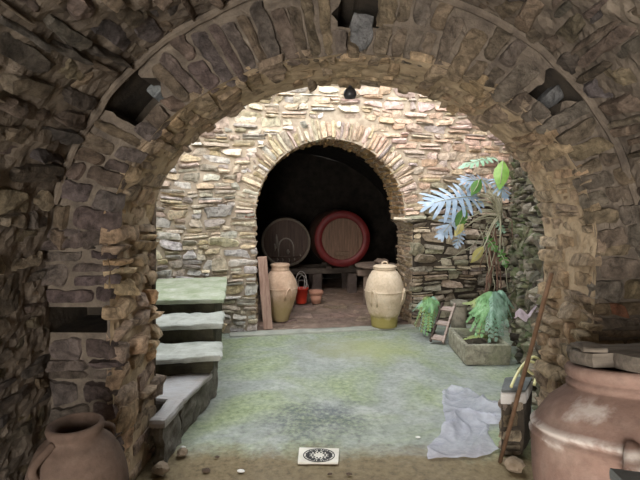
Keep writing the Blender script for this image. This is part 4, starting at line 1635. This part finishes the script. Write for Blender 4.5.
def split_leaf(root, base, tip, nrm, width, lobes, mat, stem_from, droop=0.15, solid=False, label=None):
    base, tip = Vector(base), Vector(tip)
    X = tip - base
    L = X.length
    X.normalize()
    Z = Vector(nrm)
    Z = (Z - X * Z.dot(X)).normalized()
    Y = Z.cross(X)

    def P(x, y):
        z = -droop * L * ((x / L - 0.25) ** 2) - droop * 0.9 * width * (abs(y) / max(width, 1e-4)) ** 2 + 0.006 * math.sin(x * 40 + y * 25)
        return base + X * x + Y * y + Z * z
    mb = MB()
    if solid:
        prof = [0.0, 0.55, 0.95, 1.0, 0.8, 0.45, 0.0]
        m_ = len(prof) - 1
        vs, fs = [], []
        for i, w in enumerate(prof):
            for k in (-1, -0.5, 0, 0.5, 1):
                vs.append(P(L * i / m_, width * w * k + (0.0 if w else 0.002 * k)))
        for i in range(m_):
            for k in range(4):
                a = i * 5 + k
                fs.append((a, a + 1, a + 6, a + 5))
        mb.add(vs, fs, 0, smooth=True)
    else:
        core = 0.16
        for sg in (-1, 1):
            vs, fs = [], []
            for i in range(lobes):      # web along the midrib
                pass
            for i in range(lobes):
                t = i / (lobes - 1)
                x0 = L * (0.02 + 0.86 * i / lobes)
                x1 = L * (0.02 + 0.86 * (i + 1) / lobes)
                wl_ = width * (0.62 + 0.5 * math.sin(PI * (0.12 + 0.72 * t))) * U(0.85, 1.12)
                if t > 0.8:
                    wl_ *= 0.75
                ang = math.radians(118 - 88 * t + U(-5, 5))
                dx, dy = math.cos(ang), math.sin(ang) * sg
                px_, py_ = -dy, dx
                hw = (x1 - x0) * 0.5
                cx = (x0 + x1) / 2
                core_y = width * core
                pts = []
                for (s, w) in ((0.0, 1.0), (0.22, 0.8), (0.5, 0.66), (0.78, 0.6), (0.93, 0.36), (1.0, 0.05)):
                    qx, qy = cx + dx * wl_ * s, dy * wl_ * s
                    bend = 0.10 * wl_ * s * s
                    qx += bend
                    if s == 0:
                        pts.append((P(x0 - 0.002, 0), P(x1 + 0.002, 0)))
                    else:
                        a = (qx - hw * w * abs(py_) - 0 * px_, qy - px_ * hw * w * 0.6 * sg * 0)
                        ax_, ay_ = qx + px_ * hw * w, qy + py_ * hw * w
                        bx_, by_ = qx - px_ * hw * w, qy - py_ * hw * w
                        if sg > 0:
                            pts.append((P(ax_, ay_), P(bx_, by_)))
                        else:
                            pts.append((P(bx_, by_), P(ax_, ay_)))
                vv = [q for pr in pts for q in pr]
                mb.add(vv, [(2 * k, 2 * k + 1, 2 * k + 3, 2 * k + 2) for k in range(len(pts) - 1)], 0, smooth=True)
        # end lobe
        vs = [P(L * 0.84, -0.012), P(L * 0.84, 0.012), P(L * 0.93, 0.022), P(L * 0.93, -0.022), P(L, 0)]
        mb.add(vs, [(0, 1, 2, 3), (3, 2, 4)], 0, smooth=True)
    lf = mb.build('leaf', mat, root)
    if label:
        lf['label'] = label
    mb = MB()
    s0 = Vector(stem_from)
    m_ = (s0 + base) / 2 + Vector((0, -0.03, 0.07))
    tube(mb, spline([s0, m_, base, base + X * L * 0.45 + Z * 0.004, base + X * L * 0.8 - Z * droop * L * 0.3], 5), [0.009] * 9 + [0.007] * 2 + [0.004] * 10, 6)
    mb.build('stalk', M_vine, lf)
    return lf


PD = 5.62
crown = at(499, 214, D=5.62)
foot = at(489, 318, D=5.62)
foot.z = 0.0
ph = thing('split_leaf_philodendron', foot, 'large philodendron with bluish split leaves climbing the courtyard corner', 'plant')
mb = MB()
tr_pts = spline([foot, at(488, 300, D=5.6), at(490, 270, D=5.62), at(492, 245, D=5.62), crown], 6)
tube(mb, [q + noise.noise_vector(q * 6) * 0.02 for q in tr_pts], [0.026 - 0.006 * i / len(tr_pts) + 0.008 * noise.noise(Vector((i, 0, 0))) for i in range(len(tr_pts))], 10, smooth=False)
mb.build('trunk', M_root, ph)
for (xa, xb, ya, yb, w) in ((497, 484, 220, 298, 0.012), (495, 500, 222, 300, 0.014), (500, 481, 216, 270, 0.008), (499, 440, 214, 261, 0.006), (503, 513, 210, 240, 0.008), (498, 477, 222, 262, 0.006), (502, 496, 214, 292, 0.010), (490, 466, 226, 250, 0.007), (500, 508, 224, 292, 0.007), (494, 488, 226, 276, 0.007), (486, 497, 230, 300, 0.007), (481, 490, 226, 290, 0.007), (492, 485, 250, 312, 0.016), (490, 502, 240, 306, 0.012)):
    mb = MB()
    a, b = at(xa - 1, ya, D=5.62), at(xb - 1, yb, D=5.54)
    b.z = max(b.z, 0.02)
    m_ = (a + b) / 2 + Vector((U(-0.05, 0.05), -0.06, -0.09 if xb < 470 else U(-0.03, 0.05)))
    tube(mb, [q_ + noise.noise_vector(q_ * 9) * 0.025 for q_ in spline([a, m_, b], 9)], w * 0.62, 6)
    mb.build('aerial_root', M_root if w > 0.0075 else M_vine, ph)
LV = [  # base px, tip px, depths, normal, half width, lobes, material, solid
    ((479, 196), (424, 201), 5.50, 5.30, (0.15, -0.75, 0.65), 0.24, 9, M_pl, False, None),
    ((466, 205), (438, 238), 5.48, 5.34, (-0.3, -0.9, 0.3), 0.13, 8, M_pl, False, None),
    ((490, 182), (462, 178), 5.60, 5.44, (0.1, -0.7, 0.7), 0.15, 8, M_pl, False, None),
    ((494, 178), (508, 197), 5.56, 5.4, (0.2, -0.9, 0.35), 0.10, 7, M_pl, False, None),
    ((496, 158), (458, 164), 5.62, 5.5, (0.0, -0.55, 0.85), 0.08, 8, M_pl_mint, False, 'thin mint green topmost leaf'),
    ((503, 160), (500, 189), 5.52, 5.4, (-0.2, -0.95, 0.2), 0.085, 5, M_pl_lime, True, 'lime green leaf'),
    ((481, 179), (472, 195), 5.44, 5.36, (0.1, -0.9, 0.3), 0.06, 5, M_pl_green, True, 'dark green leaf'),
    ((466, 208), (457, 230), 5.42, 5.36, (0.1, -0.95, 0.2), 0.07, 5, M_pl_green, True, 'dark green leaf'),
    ((463, 222), (455, 236), 5.40, 5.34, (-0.2, -0.95, 0.2), 0.045, 5, M_pl_yel, True, 'yellow leaf'),
    ((484, 246), (472, 263), 5.46, 5.4, (0.3, -0.9, 0.2), 0.055, 5, M_pl_yel, True, 'yellow leaf'),
    ((462, 230), (456, 248), 5.44, 5.38, (-0.3, -0.9, 0.2), 0.06, 6, M_pl, False, None),
    ((496, 222), (506, 232), 5.56, 5.5, (0.3, -0.9, 0.2), 0.05, 5, M_pl_mint, False, None),
    ((487, 236), (497, 252), 5.5, 5.46, (-0.2, -0.9, 0.3), 0.05, 5, M_pl_green, False, None),
    ((500, 250), (507, 268), 5.5, 5.46, (-0.2, -0.9, 0.3), 0.05, 5, M_pl_green, False, None),
]
for k, (xa, ya) in enumerate([(476, 193), (478, 200), (474, 207), (472, 213), (480, 187), (486, 192), (478, 218), (470, 222)]):
    mb = MB()
    b = at(xa, ya, D=5.42 + 0.02 * k)
    a = crown + Vector((0.01 * k - 0.04, -0.04, 0.05 - 0.02 * k))
    tube(mb, spline([a, (a + b) / 2 + Vector((0.02, -0.05, 0.05)), b], 6), 0.008, 6)
    mb.build('stalk', M_vine, ph)
for (bp, tp, da, db, nr, w, nl, mm, sol, lab) in LV:
    split_leaf(ph, at(bp[0], bp[1], D=da), at(tp[0], tp[1], D=db), nr, w, nl, mm, crown + Vector((U(-0.02, 0.02), -0.05, U(-0.03, 0.03))), 0.22, sol, lab)

# ------------------------------------------------------------------ low wall, hose, plastic scrap at the right pier
lw = thing('low_stone_wall', (1.2, 3.1, 0), 'low rubble block with slate cap at the foot of the right pier', 'wall block')
LQ = [(1.10, 3.00), (1.24, 3.00), (1.38, 3.22), (1.20, 3.22)]
mb = MB()
PAL_LW = [(0.28, 0.22, 0.15), (0.22, 0.17, 0.12), (0.34, 0.28, 0.21), (0.18, 0.14, 0.10)]
A0, A1, A2 = Vector((LQ[0][0], LQ[0][1], 0)), Vector((LQ[1][0], LQ[1][1], 0)), Vector((LQ[3][0], LQ[3][1], 0))


def S_lw(u, v, h):
    L0 = (A2 - A0).length
    if u < L0:
        d = (A0 - A2).normalized()
        n_ = Vector((-d.y, d.x, 0))
        n_ = n_ if n_.x < 0 else -n_
        return A2 + d * u + n_ * h + Vector((0, 0, v))
    d = (A1 - A0).normalized()
    return A0 + d * (u - L0) + Vector((0, -h, v))


LL = (A2 - A0).length
TOTL = LL + (A1 - A0).length
slab(mb, LQ, 0.0, 0.34, (4, 8, 8), 0.008, 9, 0.0, mi=1)
courses(mb, S_lw, lambda v: [(0.0, TOTL)], 0.0, 0.335, (0.06, 0.12), (0.08, 0.2), (0.008, 0.028), lambda u, v: pick(PAL_LW, 0.25), gap=0.016, und=0.02, split=0.2, nu=4, nv=4, amp=0.014, freq=12, wob=0.25, sink=0.02)
mb.build('rubble', [M_stone_dark, M_earth], lw)
M_whitewash = plain('whitewashed_stone', (0.42, 0.40, 0.38), (0.60, 0.58, 0.56), 5, 0.85, 0.5, 25)
M_slate = plain('dark_slate', (0.07, 0.075, 0.075), (0.13, 0.14, 0.135), 6, 0.6, 0.4, 25)
mb = MB()
slab(mb, [(1.08, 2.985), (1.25, 2.985), (1.39, 3.23), (1.19, 3.23)], 0.34, 0.412, (6, 10, 3), 0.008, 8, 0.012)
mb.build('whitewashed_course', M_whitewash, lw)['label'] = 'whitewashed stone course'
mb = MB()
slab(mb, [(1.085, 2.99), (1.245, 2.99), (1.38, 3.22), (1.195, 3.22)], 0.413, 0.437, (6, 10, 2), 0.005, 8, 0.008)
mb.build('cap', M_slate, lw)['label'] = 'dark slate cap'
M_hose = plain('yellow_hose', (0.55, 0.52, 0.25), (0.66, 0.63, 0.36), 6, 0.4, 0.05, 30)
mb = MB()
hz = 0.451
hp = [at(511, 387, z=hz), at(516, 376, D=3.08), at(523, 365, D=3.12), at(533, 357, D=3.15), at(540, 361, D=3.15), at(539, 370, D=3.13), at(533, 374, D=3.12), at(527, 369, D=3.1), at(529, 362, D=3.12), at(536, 364, D=3.12), at(537, 374, D=3.1), at(534, 385, z=hz)]
for q in hp:
    q.z = max(q.z, hz)
tube(mb, spline(hp, 6), 0.009, 8)
o = mb.build('garden_hose', M_hose, None, hp[0])
tag(o, 'pale yellow hose looped on the slate cap of the low wall', 'hose')


def film_mat(name, col, trans, rough=0.25):
    m, t, b = nt(name)
    n1 = noise_node(t, 14, 6, 0.65, 0.6)
    r = ramp(t, n1.outputs['Fac'], [(0.3, tuple(x * 0.82 for x in col)), (0.55, col), (0.75, tuple(min(0.92, x * 1.15) for x in col))])
    t.links.new(r.outputs[0], b.inputs['Base Color'])
    b.inputs['Roughness'].default_value = rough
    tp = t.nodes.new('ShaderNodeBsdfTransparent')
    tp.inputs[0].default_value = (0.93, 0.94, 0.97, 1)
    tl = t.nodes.new('ShaderNodeBsdfTranslucent')
    t.links.new(r.outputs[0], tl.inputs['Color'])
    m1 = t.nodes.new('ShaderNodeMixShader')
    m1.inputs[0].default_value = 0.35
    t.links.new(b.outputs[0], m1.inputs[1])
    t.links.new(tl.outputs[0], m1.inputs[2])
    m2 = t.nodes.new('ShaderNodeMixShader')
    m2.inputs[0].default_value = trans
    t.links.new(m1.outputs[0], m2.inputs[1])
    t.links.new(tp.outputs[0], m2.inputs[2])
    t.links.new(m2.outputs[0], t.nodes['Material Output'].inputs['Surface'])
    n3 = noise_node(t, 25, 5, 0.6, 1.0)
    bump(t, b, n3.outputs['Fac'], 0.5, 0.02)
    return m


M_film = film_mat('clear_plastic_film', (0.66, 0.66, 0.76), 0.40, 0.15)
M_scrap = film_mat('pinkish_plastic', (0.62, 0.53, 0.60), 0.05, 0.4)


def inside(p, poly):
    x, y = p
    c_ = False
    for i in range(len(poly)):
        x1, y1 = poly[i]
        x2, y2 = poly[i - 1]
        if (y1 > y) != (y2 > y) and x < (x2 - x1) * (y - y1) / (y2 - y1) + x1:
            c_ = not c_
    return c_


outl = [(443, 391), (452, 388), (470, 389), (480, 396), (491, 402), (503, 405), (503, 426), (489, 424), (489, 436), (500, 449), (484, 455), (476, 457), (427, 458), (427, 446), (441, 432), (447, 424), (442, 406)]
poly = [(lambda q: (q.x, q.y))(at(a, b, z=0.01)) for a, b in outl]
x0, x1 = min(p[0] for p in poly), max(p[0] for p in poly)
y0, y1 = min(p[1] for p in poly), max(p[1] for p in poly)
step = 0.0125
nx, ny = int((x1 - x0) / step) + 1, int((y1 - y0) / step) + 1
mb = MB()
idm, vs, fs = {}, [], []


def crumple(x, y):
    w = noise.noise_vector(Vector((x * 3, y * 3, 5))) * 0.25
    q = Vector((x * 3.2 + w.x, y * 2.6 + w.y, 0))
    r1_ = 1 - abs(noise.noise(q + Vector((3, 1, 0))))
    r2_ = 1 - abs(noise.noise(q * 2.6 + Vector((9, 4, 0))))
    lobe = smooth(3.08, 3.3, y)          # the near end lies flatter than the bunched far end
    return 0.006 + (0.3 + 0.7 * lobe) * (0.05 * r1_ ** 7 + 0.016 * r2_ ** 5) + 0.012 * smooth(0.3, 0.8, noise.noise(q * 1.3))


for i in range(nx):
    for j in range(ny):
        if inside((x0 + (i + .5) * step, y0 + (j + .5) * step), poly):
            ids = []
            for (a, b) in ((i, j), (i + 1, j), (i + 1, j + 1), (i, j + 1)):
                if (a, b) not in idm:
                    x, y = x0 + a * step, y0 + b * step
                    f = Vector((0, 0, 0))
                    idm[(a, b)] = len(vs)
                    vs.append((x + f.x, y + f.y, crumple(x, y)))
                ids.append(idm[(a, b)])
            fs.append(tuple(ids))
cnt = {}
for f in fs:
    for a in f:
        cnt[a] = cnt.get(a, 0) + 1
for a, c_ in cnt.items():      # the cut edge follows the outline, not the grid
    if c_ < 4:
        p2 = Vector((vs[a][0], vs[a][1]))
        best = None
        for i in range(len(poly)):
            A2_, B2_ = Vector(poly[i - 1]), Vector(poly[i])
            t = max(0, min(1, (p2 - A2_).dot(B2_ - A2_) / (B2_ - A2_).length_squared))
            q2 = A2_ + (B2_ - A2_) * t
            if best is None or (q2 - p2).length < (best - p2).length:
                best = q2
        best = best + Vector((noise.noise(Vector((best.x * 14, best.y * 14, 0))), noise.noise(Vector((best.x * 14, best.y * 14, 5))))) * 0.012
        vs[a] = (best.x, best.y, vs[a][2] * 0.6)
mb.add(vs, fs, 0, smooth=True)
o = mb.build('plastic_sheet', M_film, None, Vector((sum(p[0] for p in poly) / len(poly), sum(p[1] for p in poly) / len(poly), 0)))
tag(o, 'crumpled clear plastic sheet lying flat on the courtyard floor', 'plastic sheet')

# pinkish plastic scrap hung on the rubble beside the pole
mb = MB()


def ribbon(pts, w0, w1, seed):
    c_ = spline(pts, 6)
    vs, fs = [], []
    for i, q in enumerate(c_):
        t = i / (len(c_) - 1)
        w = w0 + (w1 - w0) * t
        s = Vector((0.35, 0, 1)).normalized() if seed % 2 == 0 else Vector((1, 0, 0.3)).normalized()
        for k in range(5):
            f = (k - 2) / 2
            vs.append(q + s * w * f + Vector((0, -1, 0)) * (0.014 * math.sin(k * 1.9 + i * 0.7 + seed) + 0.01 * (1 - f * f)))
    for i in range(len(c_) - 1):
        for k in range(4):
            a = i * 5 + k
            fs.append((a, a + 1, a + 6, a + 5))
    mb.add(vs, fs, 0, smooth=True)


SD = 3.62
ribbon([at(515, 314, D=SD), at(520, 313, D=SD - 0.02), at(527, 318, D=SD - 0.02), at(533, 309, D=SD - 0.03), at(540, 300, D=SD - 0.06)], 0.035, 0.022, 0)
ribbon([at(537, 292, D=SD - 0.05), at(540, 302, D=SD - 0.07), at(538, 312, D=SD - 0.06)], 0.03, 0.02, 1)
ribbon([at(541, 316, D=SD - 0.08), at(541, 330, D=SD - 0.08), at(542, 340, D=SD - 0.08)], 0.014, 0.022, 3)
q = at(528, 316, D=SD)
o = mb.build('plastic_scrap', M_scrap, None, q)
tag(o, 'pinkish white plastic scrap caught on the rubble wall behind the pole', 'plastic')

rock('loose_stone', at(514, 471, z=0), 0.06, M_rock, 'brown loose stone on the floor between pole foot and huge jar', seed=14)
# ------------------------------------------------------------------ drain
M_drain = plain('pale_drain_plate', (0.52, 0.49, 0.42), (0.68, 0.65, 0.58), 8, 0.5, 0.1, 30)
M_slot = plain('drain_slot', (0.02, 0.02, 0.02), (0.05, 0.05, 0.05), 8, 0.7, 0.1, 30)
dc = at(319, 455.2, z=0.012)
dr = thing('floor_drain', (dc.x, dc.y, 0), 'square pale drain plate with round rosette grate in the floor', 'drain')
qs = [at(a, b, z=0.012) for a, b in ((297.5, 462.5), (338.5, 462.5), (339.5, 448), (299, 447))]
mb = MB()
slab(mb, [(q.x, q.y) for q in qs], 0.0, 0.012, (6, 6, 1), 0.001, 8, 0.003)
mb.build('plate', M_drain, dr)
hx = (qs[1].x - qs[0].x) / 2 * 0.80
hy = (qs[3].y - qs[0].y) / 2 * 0.86
mb = MB()


def ring_part(r0, r1, a0, a1, z0=0.0115, z1=0.0145, n_=5):
    vs, fs = [], []
    for a in lin(a0, a1, n_):
        for (r, z) in ((r0, z0), (r0, z1), (r1, z1), (r1, z0)):
            vs.append((dc.x + hx * r * math.cos(a), dc.y + hy * r * math.sin(a), z))
    for i in range(n_):
        for k in range(4):
            fs.append((i * 4 + k, i * 4 + (k + 1) % 4, (i + 1) * 4 + (k + 1) % 4, (i + 1) * 4 + k))
    fs += [(0, 1, 2, 3), tuple(n_ * 4 + k for k in (3, 2, 1, 0))]
    mb.add(vs, fs, 0)


ring_part(0.94, 1.0, 0, 2 * PI, n_=40)
for k in range(12):
    a = 2 * PI * k / 12
    ring_part(0.52, 0.84, a - 0.15, a + 0.15)
    ring_part(0.34, 0.46, a + 0.12, a + 0.36)
    ring_part(0.62, 0.88, a + 0.22, a + 0.31)
mb.build('grate', M_slot, dr)

# ------------------------------------------------------------------ slate bench corner at the very front right
sl = thing('slate_bench', (0.87, 1.1, 0), 'corner of a dark slate slab in front of the huge jar', 'bench')
mb = MB()
ca, cb = at(609, 467, z=0.95), at(622.5, 480, z=0.95)
dv = (cb - ca).normalized()
e0 = ca + dv * 0.36
slab(mb, [(e0.x, e0.y), (e0.x + 0.19, e0.y - 0.01), (ca.x + 0.19, ca.y - 0.045), (ca.x, ca.y)], 0.922, 0.95, (8, 10, 2), 0.003, 8, 0.004)
mb.build('slab', M_slate, sl)
mb = MB()
slab(mb, [(e0.x + 0.06, e0.y + 0.06), (e0.x + 0.17, e0.y + 0.06), (ca.x + 0.13, ca.y - 0.2), (ca.x + 0.05, ca.y - 0.2)], 0.0, 0.921, (5, 5, 12), 0.008, 8, 0.012)
mb.build('support', M_rock, sl)

# ------------------------------------------------------------------ light
w = bpy.data.worlds.new('overcast_sky')
scene.world = w
w.use_nodes = True
bg = w.node_tree.nodes['Background']
bg.inputs[0].default_value = (0.93, 0.97, 1.0, 1)
bg.inputs[1].default_value = 4.2


def light(name, typ, loc, rot, energy, color, **kw):
    l = bpy.data.lights.new(name, typ)
    l.energy = energy
    l.color = color
    for k, v in kw.items():
        setattr(l, k, v)
    o = bpy.data.objects.new(name, l)
    COL.objects.link(o)
    o.location = loc
    o.rotation_euler = rot
    return o


light('sun_through_cloud', 'SUN', (0, 0, 6), (math.radians(56), 0, math.radians(-14)), 1.9, (1.0, 0.85, 0.74), angle=math.radians(30))
# area fill added behind the camera to brighten the near room
light('added_rear_fill', 'AREA', (-0.75, REAR + 0.05, 1.1), (math.radians(104), 0, math.radians(-52)), 210, (1.0, 0.93, 0.85), shape='RECTANGLE', size=1.0, size_y=1.9)

cam = bpy.data.cameras.new('camera')
cam.lens = F / 640 * 36
cam.sensor_width = 36
cam.clip_start = 0.05
co = bpy.data.objects.new('camera', cam)
COL.objects.link(co)
co.location = CAM
co.rotation_euler = CROT
scene.camera = co
scene.view_settings.view_transform = 'Standard'
scene.view_settings.look = 'None'
scene.view_settings.exposure = 0.35
scene.view_settings.gamma = 1.0
scene.view_settings.use_curve_mapping = False
scene.cycles.use_denoising = True
scene.cycles.use_adaptive_sampling = False
scene.cycles.max_bounces = 8
scene.cycles.diffuse_bounces = 5
scene.cycles.transparent_max_bounces = 12
